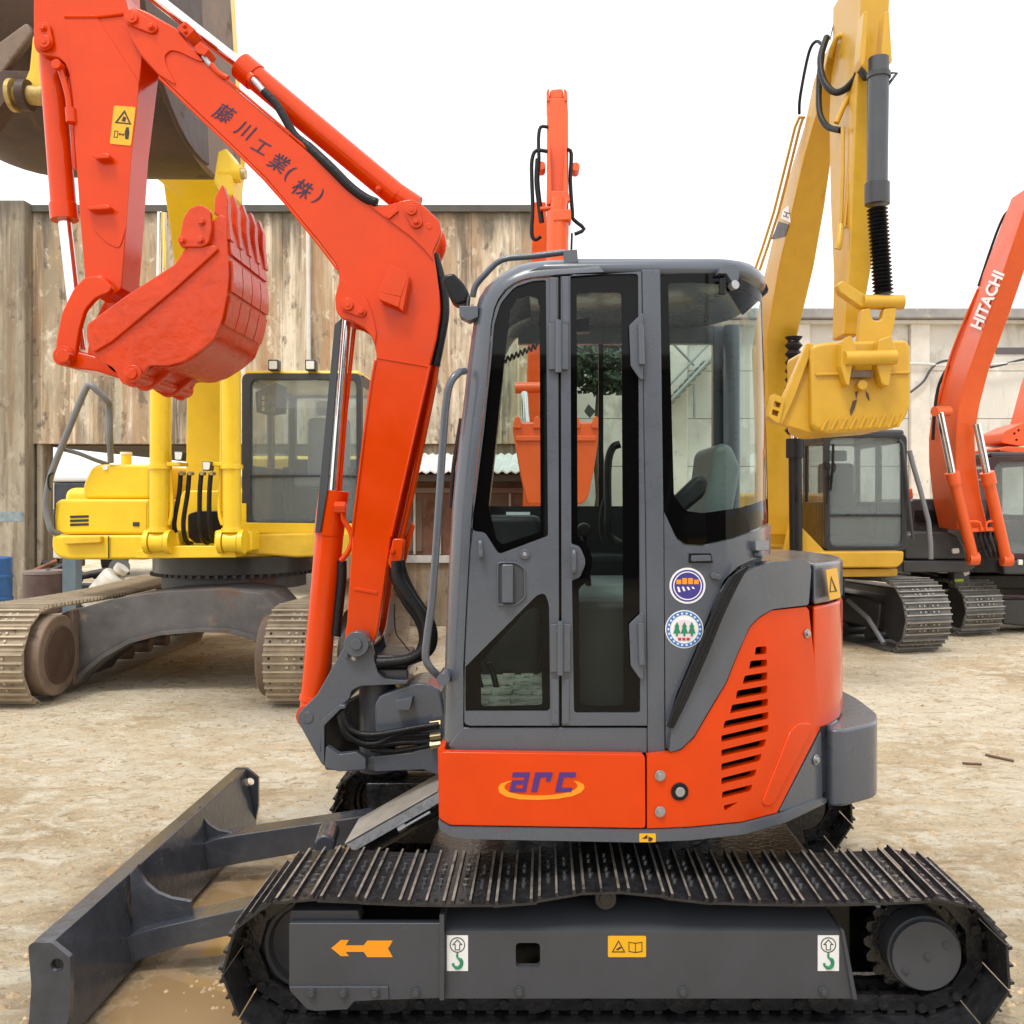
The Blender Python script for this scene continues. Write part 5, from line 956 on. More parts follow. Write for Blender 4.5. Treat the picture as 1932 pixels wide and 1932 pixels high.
# ---------------------------------------------------------------- yellow excavator, facing us on the left
YE = thing('yellow_excavator', 'bright yellow tracked excavator facing us with a raised rusty bucket', 'excavator', (-3.16, 9.9, 0))
for x in (-4.55, -2.0): bg_track(YE, (x, 8.1), (0, -1, 0), 3.4, .39, .40, SH_T, 46, XFR, RUSTL)
MB().cyl((-4.5, 8.12, .4), (-4.17, 8.12, .4), .345, 40).build('idler_disc', RUSTL, YE, bev=.02, seg=3); MB().cyl((-4.5, 8.12, .4), (-4.155, 8.12, .4), .25, 40).build('idler_face', RUSTB, YE, bev=.015); prism('idler_bracket', rnd([(100, 1165), (138, 1148), (140, 1292), (108, 1306)], 6), 8.4, 8.6, RUSTL, YE, bev=.02); MB().cyl((-2.4, 8.12, .4), (-2.1, 8.12, .4), .345, 40).build('idler_disc', RUSTL, YE, bev=.02, seg=3)
prism('cross_frame', rnd([(136, 1152), (205, 1132), (300, 1117), (420, 1112), (492, 1120), (520, 1150), (515, 1250), (498, 1222), (480, 1200), (430, 1187), (370, 1186), (300, 1192), (240, 1207), (190, 1234), (150, 1268), (134, 1290)], 6), 8.5, 9.3, XFR, YE, bev=.03)
prism('arch_flange', rnd([(134, 1292), (150, 1268), (190, 1234), (240, 1207), (300, 1192), (370, 1186), (430, 1187), (480, 1200), (500, 1226), (497, 1232), (476, 1207), (428, 1194), (370, 1193), (302, 1199), (244, 1214), (196, 1241), (156, 1274), (138, 1298)], 2), 8.44, 8.7, XFR, YE, bev=.01)
cyl('slew_ring', (-3.25, 9.9, .84), (-3.25, 9.9, 1.0), .72, XFR, YE, 48); cyl('slew_ring', (-3.25, 9.9, 1.0), (-3.25, 9.9, 1.17), .8, DGREY, YE, 48)
s = MB()
for k in range(60):
    a = 6.283 * k / 60; s.box(-3.25 + .8 * math.cos(a) - .018, -3.25 + .8 * math.cos(a) + .018, 9.9 + .8 * math.sin(a) - .018, 9.9 + .8 * math.sin(a) + .018, .97, 1.0)
tag(s.build('ring_bolts', DGREY, YE), kind='stuff')
UP = part('upper_structure', YE, (-3.2, 10, 1.3))
prism('side_deck', rnd([(97, 1010), (280, 1009), (280, 1056), (128, 1056), (106, 1050), (97, 1036)], 8), 8.9, 11.6, YEL, UP, bev=.03, seg=3); prism('deck_step', [(117, 1013), (190, 1012), (190, 1024), (120, 1027)], 8.84, 8.92, YELW, UP, bev=.008)
SBX = prism('side_box', rnd([(102, 952), (112, 942), (281, 942), (281, 1008), (100, 1008)], 6), 8.95, 11.5, YEL, UP, bev=.03, seg=3)
for k in range(3): prism('vent_slot', rnd([(132, 973 + k * 7.5), (167, 972 + k * 7.5), (167, 976.5 + k * 7.5), (132, 977.5 + k * 7.5)], 1), 8.937, 8.96, INK, SBX, bev=0)
prism('side_box_panel', rnd([(114, 947), (276, 946), (276, 1000), (270, 1004), (110, 1004)], 4), 8.942, 8.952, YEL, SBX, bev=.004)
wtube('panel_seam', [(105, 948, 8.93), (103, 975, 8.93), (104, 1004, 8.93)], .006, INK, SBX, 6, 1); prism('latch', [(250, 985), (262, 985), (262, 993), (250, 993)], 8.93, 8.95, DGREY, SBX, bev=.004); wtube('panel_seam', [(205, 1011, 8.885), (205, 1054, 8.885)], .006, INK, UP, 6, 1)
prism('fuel_tank', rnd([(156, 915), (170, 884), (182, 876), (282, 876), (282, 941), (156, 941)], 8), 9.1, 10.6, YEL, UP, bev=.04, seg=3); wcyl('tank_plug', 198, 882, 9.08, 9.12, 5, WHITE, UP)
cyl('filler_cap', W(238, 877, 9.5), W(238, 858, 9.5), .05, YEL, UP, 20); cyl('cap_lid', W(238, 858, 9.5), W(238, 853, 9.5), .057, M('pale_cap', (.7, .68, .6), .5), UP, 20)
prism('engine_cover', [(480, 1003), (700, 1000), (700, 860), (470, 860)], 11.2, 12.4, YEL, UP, bev=.05); prism('counterweight', [(110, 1048), (690, 1046), (690, 920), (120, 920)], 11.8, 12.6, YEL, UP, bev=.1, seg=3)
prism('cab_deck', rnd([(445, 1008), (690, 1003), (690, 1046), (560, 1052), (452, 1044)], 8), 8.9, 10.8, YELW, UP, bev=.03, seg=3); prism('cab_base', [(450, 950), (464, 950), (464, 986), (690, 988), (690, 1006), (450, 1006)], 8.98, 9.1, YEL, UP, bev=.006)
prism('boom_foot', rnd([(256, 1040), (300, 1030), (330, 1030), (440, 1030), (446, 1052), (256, 1054)], 4), 8.62, 9.6, YEL, UP, bev=.015)
for x in (274, 328, 410, 466):
    prism('foot_lug', rnd([(x - 6, 1000), (x + 8, 1002), (x + 10, 1040), (x - 8, 1042)], 6), 8.68, 8.95, YEL, UP, bev=.02)
prism('boom_cheek', rnd([(330, 960), (345, 925), (420, 925), (436, 955), (440, 1040), (325, 1040)], 6), 9.2, 9.3, YEL, UP, bev=.02); prism('dark_bay', rnd([(354, 970), (372, 964), (420, 964), (422, 1026), (375, 1030), (354, 1014)], 6), 9.14, 9.21, BLACK, UP, bev=.01)
for i, (xa, xb_, yb_) in enumerate(((341, 330, 1015), (357, 347, 1026), (380, 378, 1024), (398, 396, 1022))):
    wtube('valve_hose', [(xa, 893, 8.7), (xa - 3, 930, 8.66), (xb_ - 1, 985, 8.66), (xb_ + 3, yb_ - 8, 8.72), (xb_ + 14, yb_, 8.9)], .022, RUBBER, UP, 8, 4); wcyl('hose_fitting', xa, 893, 8.66, 8.74, 4, BRASS, UP, 10)
BO, _ = loft('boom', [(352, 418, 1000, 9.5, .5), (350, 420, 900, 9.5, .55), (352, 418, 745, 9.35, .6), (342, 416, 600, 8.8, .6), (322, 416, 450, 8.0, .6), (305, 418, 330, 7.1, .5), (300, 425, 240, 6.9, .5)], YEL, YE, .015)
for xb_, xr in ((300, 1), (438, -1)):
    lc = part('lift_cylinder', YE, W(xb_, 1000, 8.6)); cyl('barrel', W(xb_, 1003, 8.6), W(xb_ + 2 * xr, 640, 8.45), .082, YEL, lc, 28); cyl('base_ring', W(xb_, 1004, 8.6), W(xb_, 996, 8.6), .094, YEL, lc, 28); cyl('collar', W(xb_ + xr, 885, 8.55), W(xb_ + xr, 877, 8.55), .1, YEL, lc, 24); cyl('rod', W(xb_ + 2 * xr, 640, 8.45), W(xb_ + 6 * xr, 400, 8.2), .04, CHROME, lc, 20); wtube('eye', [(xb_ - 13, 1022, 8.6), (xb_ + 13, 1022, 8.6)], .095, YEL, lc, 24, 1); wtube('clevis', [(xb_ - 24, 1022, 8.6), (xb_ - 15, 1022, 8.6)], .11, YEL, lc, 24, 1); wtube('clevis', [(xb_ + 15, 1022, 8.6), (xb_ + 24, 1022, 8.6)], .11, YEL, lc, 24, 1)
    wtube('steel_pipe', [(xb_ + 18 * xr, 990, 8.6), (xb_ + 24 * xr, 960, 8.6), (xb_ + 20 * xr, 870, 8.6), (xb_ + 19 * xr, 760, 8.55), (xb_ + 20 * xr, 660, 8.5)], .02, YEL, lc, 8, 3)
    prism('pipe_clamp', [(min(xb_ + 14 * xr, xb_ + 40 * xr), 872), (max(xb_ + 14 * xr, xb_ + 40 * xr), 872), (max(xb_ + 14 * xr, xb_ + 40 * xr), 879), (min(xb_ + 14 * xr, xb_ + 40 * xr), 879)], 8.5, 8.7, YEL, lc, bev=.004)
for x, y, r_ in ((336, 860, 10), (389, 879, -6)):
    wl = prism('work_lamp', rnd([(x - 8, y - 9), (x + 9, y - 8), (x + 7, y + 9), (x - 7, y + 9)], 2), 8.45, 8.55, DGREY, YE, bev=.01); prism('lamp_glass', rnd([(x - 6.5, y - 7.5), (x + 7.5, y - 6.5), (x + 5.5, y + 7), (x - 5.5, y + 7)], 2), 8.444, 8.452, LENS, wl, bev=0)
for x in (515, 585):
    wl = prism('roof_lamp', rnd([(x - 10, 678), (x + 10, 678), (x + 10, 699), (x - 10, 699)], 3), 8.92, 9.02, DGREY, YE, bev=.01); prism('lamp_glass', rnd([(x - 7.5, 681), (x + 7.5, 681), (x + 7.5, 696), (x - 7.5, 696)], 2), 8.914, 8.922, LENS, wl, bev=0)
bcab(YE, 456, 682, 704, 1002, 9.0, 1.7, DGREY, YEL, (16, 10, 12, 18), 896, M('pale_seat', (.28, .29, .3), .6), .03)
prism('grille_guard', [(482, 740), (520, 722), (540, 730), (538, 780), (510, 785), (484, 778)], 9.3, 9.34, DGREY, YE, holes=[[(492 + a * 10, 746 + b_ * 11), (499 + a * 10, 746 + b_ * 11), (499 + a * 10, 754 + b_ * 11), (492 + a * 10, 754 + b_ * 11)] for a in range(3) for b_ in range(3)], bev=0)
RAILG = M('grey_rail', (.17, .175, .19), .45, .2)
wtube('handrail', [(112, 1006, 8.95), (98, 1002, 8.9), (91, 980, 8.9), (87, 950, 8.9), (92, 915, 8.9), (102, 880, 8.9), (128, 815, 8.9), (158, 742, 8.9), (169, 727, 8.9), (180, 734, 8.9), (202, 756, 8.95), (206, 770, 9), (207, 820, 9), (209, 872, 9.1)], .03, RAILG, YE, 10, 3); wtube('handrail', [(120, 848, 8.95), (150, 856, 9), (180, 868, 9.1), (205, 876, 9.2)], .02, RAILG, YE, 8, 3)
wtube('wire_loop', [(100, 892, 8.86), (92, 898, 8.86), (91, 915, 8.86), (96, 925, 8.86)], .01, RUBBER, YE, 6, 3)
AS, _ = loft('arm', [(285, 400, 330, 6.6, .55), (270, 400, 100, 6.4, .6), (240, 380, -250, 6.4, .6)], YEL, YE, .015)
# raised bucket
RBK = part('bucket', YE, W(210, 200, 5.6))
lp = smoothpts([(-4.15, .5, 0), (-4.0, .66, 0), (-3.78, .82, 0), (-3.5, .95, 0), (-3.2, .99, 0), (-2.5, 1.0, 0), (-2.2, 1.0, 0)], 4); nl = 48; vs = []
for q in lp:
    for k in range(nl): a = R(-60) - R(160) * k / (nl - 1); vs.append((q.x, 6.2 + q.y * math.cos(a), 4.88 + q.y * 1.0 * math.sin(a)))
nq = len(lp); fs = [(i * nl + k, i * nl + k + 1, (i + 1) * nl + k + 1, (i + 1) * nl + k) for i in range(nq - 1) for k in range(nl - 1)]
sh_ = mk('bucket_shell', vs, fs, RUSTB, RBK, smooth=60); m_ = sh_.modifiers.new('thickness', 'SOLIDIFY'); m_.thickness = .03
MB().extr([(-2.22, 6.2 + 1.02 * math.cos(R(-55 - 170 * k / 30)), 4.88 + 1.02 * math.sin(R(-55 - 170 * k / 30))) for k in range(31)] + [(-2.22, 5.6, 6.4), (-2.22, 6.3, 6.4)], (.04, 0, 0)).build('side_plate', RUSTL, RBK, bev=.008)
MB().extr([(-2.18, 5.9 + .9 * math.cos(R(-80 - 100 * k / 12)), 4.75 + .9 * math.sin(R(-80 - 100 * k / 12))) for k in range(13)] + [(-2.18, 5.4, 5.4), (-2.18, 5.9, 5.0)], (.03, 0, 0)).build('side_cutter', RUSTB, RBK, bev=.008)
prism('wear_plate', rnd([(-60, 120), (50, 40), (62, 60), (-20, 170), (-60, 175)], 8), 5.21, 5.27, RUSTL, RBK, bev=.02); prism('wear_plate', rnd([(-60, 255), (0, 132), (62, 134), (62, 160), (20, 175), (-60, 290)], 8), 5.18, 5.3, RUSTB, RBK, bev=.03)
PINM = M('worn_yellow_pin', (.42, .3, .1), .5, .3, var=.4, scale=20)
wtube('bucket_pin', [(24, 180, 5.08), (86, 180, 5.08)], .05, PINM, RBK, 20, 1); wtube('pin_flange', [(22, 180, 5.08), (30, 180, 5.08)], .085, PINM, RBK, 20, 1); wtube('pin_flange', [(40, 180, 5.08), (56, 180, 5.08)], .08, RUSTB, RBK, 20, 1)
MB().extr([W(60, 66, 5.1), W(82, 60, 5.1), W(84, 190, 5.1), W(46, 190, 5.1), W(40, 165, 5.1), W(54, 130, 5.1)], (0, .08, 0)).build('bucket_link', YELW, RBK, bev=.015)
prism('link_arm', rnd([(410, 285), (426, 278), (440, 300), (438, 370), (420, 372), (402, 340)], 5), 5.8, 6.0, YEL, RBK, bev=.02); wtube('link_pin', [(418, 328, 5.85), (456, 328, 5.85)], .055, YEL, RBK, 20, 1); wtube('pin_nut', [(455, 328, 5.85), (464, 328, 5.85)], .035, BRASS, RBK, 8, 1)
# ---------------------------------------------------------------- ochre excavator on the right
OE = thing('ochre_excavator', 'ochre excavator with black cab and hanging bucket, right behind the mini excavator', 'excavator', (3.2, 11.2, 0))
dr = Vector((math.sin(R(16)), -math.cos(R(16)), 0)); lt = Vector((math.cos(R(16)), math.sin(R(16)), 0)); o1 = Vector((4.16, 10.95, 0))
for k in (0, -2.3): q = o1 + lt * k; bg_track(OE, (q.x, q.y), dr, 3.3, .385, .40, SH_G, 45, DGREY, DGREY)
MB().tube([o1 + lt * -.36 + dr * -.6 + Vector((0, 0, .52)), o1 + lt * -.36 + dr * -.2 + Vector((0, 0, .35)), o1 + lt * -.36 + dr * .1 + Vector((0, 0, .1))], .03, 8).build('frame_edge', RAILG, OE)
q = o1 - lt * 1.15 - dr * 1.5; box('cross_frame', q.x - 1.0, q.x + 1.0, q.y - .6, q.y + .6, .5, .85, DGREY, OE, bev=.05); cyl('slew_ring', (q.x, q.y, .85), (q.x, q.y, 1.02), .65, DGREY, OE, 40)
U2 = part('upper_structure', OE, (3.3, 12, 1.2))
prism('cab_deck', rnd([(1400, 1042), (1706, 1040), (1705, 1060), (1694, 1071), (1400, 1072)], 5), 10.7, 12.6, OCH, U2, bev=.03, seg=3); prism('deck_skirt', rnd([(1420, 1073), (1694, 1073), (1694, 1088), (1420, 1090)], 3), 10.85, 12.6, OCH, U2, bev=.02); prism('engine_cover', [(1395, 1040), (1560, 1040), (1560, 930), (1395, 930)], 12.6, 14, OCH, U2, bev=.06)
prism('mud_guard', rnd([(1492, 985), (1508, 990), (1558, 1042), (1480, 1042)], 5), 10.75, 10.85, OCH, U2, bev=.015)
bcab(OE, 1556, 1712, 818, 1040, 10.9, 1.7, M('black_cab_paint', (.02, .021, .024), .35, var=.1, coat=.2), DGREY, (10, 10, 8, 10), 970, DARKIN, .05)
tube('wiper', [W(1572, 838, 10.86), W(1571, 880, 10.84), W(1567, 925, 10.86)], .015, BLACK, U2, 6, 2); prism('hinge_block', [(1555, 870), (1566, 872), (1568, 884), (1556, 884)], 10.82, 10.9, BLACK, U2, bev=.01); wtube('screen_hose', [(1572, 870, 10.86), (1576, 885, 10.84), (1564, 905, 10.84), (1560, 950, 10.86)], .008, BLACK, U2, 6, 3)
wtube('mirror_stay', [(1694, 834, 10.9), (1703, 838, 10.85), (1712, 920, 10.85), (1722, 1015, 10.9)], .018, DGREY, U2, 8, 2); wtube('side_rail', [(1716, 850, 10.9), (1722, 875, 10.9), (1752, 985, 10.9), (1756, 1055, 10.9)], .03, RAILG, U2, 8, 2)
cyl('lift_cylinder', W(1502, 1046, 10.6), W(1500, 862, 10.6), .072, BLACK, OE, 24); cyl('lift_cylinder', W(1500, 864, 10.6), W(1500, 828, 10.6), .1, BLACK, OE, 24); cyl('lift_rod', W(1500, 828, 10.6), W(1497, 640, 10.55), .05, CHROME, OE, 20)
bel = [W(1497 + .02 * i, 820 - i * 8, 10.56) for i in range(24)]; MB().tube(bel, [.1 if i % 2 else .06 for i in range(24)], 14).build('bellows', BLACK, OE, smooth=0)
BO2, rb = loft('boom', [(1444, 1490, 1010, 11.2, .6), (1446, 1492, 800, 11.0, .65), (1446, 1502, 644, 10.7, .78), (1470, 1536, 503, 10.2, .8), (1496, 1556, 390, 9.8, .75), (1518, 1570, 293, 9.4, .62), (1544, 1588, 200, 9.0, .5), (1558, 1608, 120, 8.7, .42), (1570, 1612, 78, 8.6, .34)], OCH, OE, .02)
# sticker on the boom side
def facepl(r0, r1): 
    p0, p1, p2 = r0[0], r1[0], r0[3]; nn = (p1 - p0).cross(p2 - p0).normalized()
    if nn.x > 0: nn = -nn
    def f(px, py):
        d = W(px, py, 1) - Vector((0, 0, CH)); t = (p0 - Vector((0, 0, CH))).dot(nn) / d.dot(nn); return Vector((0, 0, CH)) + d * t, -nn
    return f
fs2 = facepl(rb[3], rb[4])
sp = panel('side_sticker', [(1456, 452), (1470, 418), (1489, 424), (1482, 446)], fs2, .004, M('dark_sticker', (.05, .04, .045), .5), BO2, lift=.006); panel('side_sticker', [(1474, 412), (1478, 396), (1488, 388), (1492, 420)], fs2, .004, WHITE, BO2, lift=.006); text('lettering', 'H', 1485, 405, 0, 11, INK, BO2, rot=72, surf=lambda a, b_: (lambda q: (q[0] - q[1] * .008, q[1]))(fs2(a, b_)))
AR2, _ = loft('arm', [(1626, 1682, -80, 7.9, .8), (1624, 1678, 20, 7.95, .8), (1616, 1674, 150, 8.0, .78), (1608, 1660, 333, 8.0, .62), (1601, 1645, 500, 8.0, .42), (1590, 1622, 632, 8.0, .3)], OCH, OE, .015)
bc = part('bucket_cylinder', OE, W(1656, 300, 7.75)); cyl('barrel', W(1658, 110, 7.75), W(1655, 350, 7.75), .083, M('slate_cylinder_paint', (.06, .066, .075), .35, var=.1), bc, 28); cyl('gland', W(1655, 346, 7.75), W(1655, 386, 7.75), .1, DGREY, bc, 28); cyl('collar', W(1658, 138, 7.75), W(1658, 148, 7.75), .095, DGREY, bc, 24)
MB().tube([W(1655 + .25 * i, 392 + i * 3.6, 7.75) for i in range(46)], [.085 if i % 2 else .06 for i in range(46)], 18).build('rod_bellows', BLACK, bc, smooth=0); cyl('rod_eye', W(1666, 545, 7.75), W(1665, 582, 7.75), .06, DGREY, bc, 20); wtube('steel_pipe', [(1640, 150, 7.8), (1640, 330, 7.8), (1637, 380, 7.8)], .02, DGREY, bc, 8, 2); wtube('pipe_stay', [(1672, 138, 7.75), (1692, 138, 7.75), (1674, 162, 7.75)], .015, DGREY, bc, 6, 1)
for x in (1634, 1674): prism('cylinder_lug', rnd([(x - 4, 20), (x + 4, 20), (x + 10 * (1 if x > 1650 else -.2) , 116), (x - 8, 126), (x - 12, 110)], 4), 7.7, 7.85, OCH, OE, bev=.015)
lk2 = prism('guide_link', rnd([(1579, 536), (1590, 528), (1634, 556), (1640, 572), (1628, 582), (1584, 552)], 5), 7.7, 7.8, OCH, OE, bev=.015); wtube('link_pin', [(1628, 570, 7.72), (1704, 570, 7.72)], .06, OCH, OE, 20, 1)
prism('bucket_link', rnd([(1626, 584), (1642, 580), (1645, 600), (1654, 607), (1664, 602), (1668, 582), (1692, 580), (1688, 615), (1672, 672), (1618, 672)], 4), 7.68, 7.78, OCH, OE, bev=.02)
B2 = part('bucket', OE, W(1620, 730, 7.9))
prism('bucket_shell', rnd([(1530, 652), (1560, 645), (1712, 641), (1719, 655), (1719, 765), (1708, 792), (1690, 808), (1560, 818), (1532, 806)], 10), 7.62, 8.4, OCH, B2, bev=.09, seg=5); prism('bucket_side', rnd([(1522, 648), (1537, 650), (1546, 780), (1536, 818), (1528, 817), (1456, 796), (1451, 782), (1476, 752)], 5), 7.72, 7.8, OCH, B2, bev=.02); prism('side_edge', rnd([(1522, 646), (1537, 649), (1500, 750), (1476, 802), (1466, 796), (1480, 750)], 4), 7.68, 7.74, OCH, B2, bev=.015); prism('tooth_block', rnd([(1450, 786), (1460, 742), (1482, 752), (1470, 800)], 4), 7.66, 7.8, OCH, B2, holes=[[(1462, 756), (1474, 761), (1471, 770), (1459, 766)], [(1458, 772), (1470, 776), (1467, 786), (1456, 782)]], bev=.006)
prism('back_plate', [(1540, 703), (1718, 700), (1718, 705), (1540, 709)], 7.6, 7.63, OCH, B2, bev=.008)
for x0, x1_, y1_ in ((1592, 1610, 728), (1660, 1686, 730)): prism('bucket_ear', rnd([(x0 - 2, 640), (x1_ - 4, 632), (x1_ + 6, 660), (x1_ - 4, 700), (x1_ - 8, y1_), (x0 + 4, y1_ - 4), (x0 - 6, 690)], 5), 7.5, 7.66, OCH, B2, bev=.02)
wtube('ear_pin', [(1594, 676, 7.5), (1690, 674, 7.5)], .058, OCH, B2, 20, 1); prism('name_plate', [(1604, 698), (1646, 698), (1646, 712), (1604, 712)], 7.56, 7.6, RUSTL, B2, bev=.004); wcyl('lift_eye', 1628, 726, 7.54, 7.62, 9, OCH, B2)
for k in range(9): prism('wear_strip', [(1548 + k * 18, 812 - k * .8), (1560 + k * 18, 790 - k * 1.2), (1564 + k * 18, 790 - k * 1.2), (1553 + k * 18, 812 - k * .8)], 7.6, 7.64, OCH, B2, bev=.004)
CHIP = M('rust_chip', (.09, .06, .04), .8, var=.3)
for pts in ([(1614, 740), (1619, 738), (1616, 752)], [(1610, 756), (1617, 754), (1613, 770), (1606, 784), (1604, 776)], [(1634, 738), (1639, 744), (1641, 756), (1636, 750)]): prism('paint_chip', pts, 7.612, 7.622, CHIP, B2, bev=0)
# pipes and hoses of the ochre boom
for o_ in (0, 9): wtube('boom_pipe', [(1424 + o_, 510, 10.3), (1460 + o_, 400, 10.0), (1500 + o_, 240, 9.5), (1512 + o_ * .6, 222, 9.4)], .014, OCH, OE, 6, 2)
wtube('boom_hose', [(1508, 215, 9.4), (1510, 180, 9.3), (1526, 100, 9.2), (1540, 78, 9.1), (1552, 86, 9.0)], .016, RUBBER, OE, 8, 4); wtube('arm_hose', [(1560, 70, 8.6), (1548, 110, 8.5), (1553, 150, 8.4), (1572, 173, 8.3), (1592, 170, 8.2), (1612, 150, 8.1), (1622, 132, 8.0), (1634, 148, 7.95)], .03, RUBBER, OE, 8, 4); wtube('arm_hose', [(1552, 90, 8.6), (1546, 150, 8.6), (1546, 210, 8.5), (1560, 238, 8.4), (1586, 246, 8.2)], .028, RUBBER, OE, 8, 4)
for o_ in (0, 14): wtube('arm_pipe', [(1590 + o_, 240, 8.15), (1590 + o_ * .8, 330, 8.12), (1586 + o_ * .5, 430, 8.1)], .016, OCH, OE, 6, 2)
wtube('boom_loop', [(1566, 110, 8.6), (1580, 70, 8.5), (1605, 72, 8.4), (1618, 100, 8.3), (1614, 150, 8.2), (1592, 200, 8.2), (1578, 232, 8.2)], .026, OCH, OE, 8, 4); wtube('antenna', [(1566, 75, 8.7), (1574, 40, 8.7), (1584, -10, 8.7)], .005, DGREY, OE, 6, 1); wtube('drain_tube', [(1586, 425, 8.05), (1584, 455, 8.0), (1580, 470, 8.0)], .03, OCH, OE, 8, 2)
# ---------------------------------------------------------------- orange excavator with lettered boom at the right edge
HE = thing('orange_excavator', 'orange excavator with white lettering on its boom at the right edge', 'excavator', (5.2, 12.5, 0), 'orange excavators behind')
d2 = Vector((math.sin(R(18)), -math.cos(R(18)), 0)); l2 = Vector((math.cos(R(18)), math.sin(R(18)), 0)); o2 = Vector((5.42, 12.25, 0))
for k in (0, 2.2): q = o2 + l2 * k * .9; bg_track(HE, (q.x, q.y), d2, 3.2, .33, .345, SH_G, 42, DGREY, DGREY)
prism('cross_beam', [(1892, 1130), (2010, 1132), (2010, 1190), (1892, 1178)], 12.3, 12.9, DGREY, HE, bev=.03)
U3 = part('upper_structure', HE, (5.2, 12.6, 1.1))
prism('valve_box', rnd([(1712, 952), (1720, 941), (1786, 941), (1790, 1006), (1710, 1008)], 6), 12.3, 13.4, DGREY, U3, bev=.05, seg=3); prism('intake', [(1728, 962), (1785, 962), (1785, 985), (1728, 985)], 12.27, 12.31, BLACK, U3, bev=.01); prism('exhaust', [(1716, 922), (1722, 920), (1724, 940), (1715, 942)], 12.8, 13, ORF, U3, bev=.02)
prism('engine_hood', rnd([(1708, 1012), (1722, 1003), (1790, 1004), (1812, 1014), (1822, 1035), (1828, 1056), (1706, 1056)], 8), 11.9, 13.6, DGREY, U3, bev=.06, seg=3); prism('hood_deck', rnd([(1704, 1058), (1842, 1058), (1840, 1072), (1826, 1080), (1704, 1080)], 4), 11.85, 13.6, DGREY, U3, bev=.03); prism('hood_lamp', rnd([(1797, 1035), (1810, 1034), (1811, 1044), (1797, 1045)], 3), 11.87, 11.92, LENS, U3, bev=.01); prism('turntable', [(1770, 1082), (1960, 1082), (1960, 1112), (1775, 1112)], 12.3, 13.3, BLACK, U3, bev=.04)
prism('centre_bay', rnd([(1836, 1040), (1905, 1040), (1925, 1080), (1838, 1080)], 4), 11.9, 12.5, BLACK, U3, bev=.03); prism('cab_deck', [(1890, 1058), (2010, 1058), (2010, 1084), (1895, 1084)], 11.8, 13.4, DGREY, U3, bev=.03); prism('deck_lamp', [(1922, 1056), (1930, 1056), (1930, 1066), (1922, 1066)], 11.77, 11.81, LENS, U3, bev=.006)
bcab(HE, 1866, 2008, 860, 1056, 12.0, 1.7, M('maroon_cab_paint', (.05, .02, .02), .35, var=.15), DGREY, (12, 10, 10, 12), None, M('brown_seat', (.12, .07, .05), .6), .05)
B3, r3 = loft('boom', [(1806, 1866, 1000, 11.6, .55), (1803, 1852, 940, 11.55, .7), (1802, 1842, 870, 11.5, .8), (1803, 1840, 820, 11.45, .82), (1809, 1849, 765, 11.4, .8), (1828, 1866, 700, 11.3, .76), (1868, 1907, 588, 11.0, .68), (1905, 1945, 478, 10.7, .6), (1950, 1990, 345, 10.4, .5)], ORF, HE, .02)
f3 = facepl(r3[5], r3[7]); text('lettering', 'HITACHI', 1864, 566, 0, 23, WHITE, B3, rot=67, bold=.035, surf=lambda a, b_: (lambda q: (q[0] - q[1] * .006, q[1]))(f3(a, b_)))
for (xr, yr), (xm_, ym), (xe, ye) in (((1773, 778), (1796, 893), (1836, 1054)), ((1843, 800), (1862, 893), (1899, 1056))):
    c3 = part('lift_cylinder', HE, W(xm_, ym, 11.3)); cyl('rod', W(xr, yr, 11.3), W(xm_, ym, 11.3), .045, CHROME, c3, 18); cyl('barrel', W(xm_, ym, 11.3), W(xe, ye, 11.5), .068, ORF, c3, 24); cyl('gland', W(xm_, ym - 2, 11.3), W(xm_ + 5, ym + 20, 11.32), .085, ORF, c3, 24); wtube('base_eye', [(xe - 9, ye, 11.5), (xe + 9, ye, 11.5)], .08, ORF, c3, 20, 1)
wtube('boom_pin', [(1763, 776, 11.3), (1790, 776, 11.4)], .06, ORF, HE, 16, 1)
for o_ in (0, 6): wtube('boom_pipe', [(1846 + o_, 545, 11.4), (1812 + o_, 624, 11.7), (1788 + o_, 690, 11.9), (1770 + o_, 760, 12.0)], .018, ORF, HE, 6, 2)
wtube('boom_hose', [(1846, 540, 11.4), (1880, 440, 11.2), (1900, 400, 11.1), (1915, 405, 11.0), (1925, 430, 11)], .016, RUBBER, HE, 6, 4); wtube('boom_hose', [(1790, 690, 11.9), (1772, 725, 12), (1764, 770, 12), (1760, 830, 12)], .02, RUBBER, HE, 6, 4)
for i in range(4): wtube('valve_hose', [(1846 + i * 9, 1005, 11.5), (1852 + i * 9, 1025, 11.45), (1862 + i * 8, 1052, 11.6)], .018, RUBBER, HE, 6, 3)
wtube('cross_pipe', [(1828, 984, 11.4), (1848, 986, 11.4), (1852, 1002, 11.4)], .016, ORF, HE, 6, 3); wtube('cross_pipe', [(1862, 1002, 11.4), (1862, 986, 11.4), (1880, 982, 11.4)], .016, ORF, HE, 6, 3); prism('pipe_bridge', [(1818, 998), (1886, 994), (1886, 1001), (1818, 1005)], 11.42, 11.5, ORF, HE, bev=.006)
prism('direction_arrow', [(1781, 1157), (1786, 1157), (1786, 1152), (1796, 1160), (1787, 1168), (1787, 1164), (1781, 1163)], 11.93, 11.94, YELST, HE, bev=0)
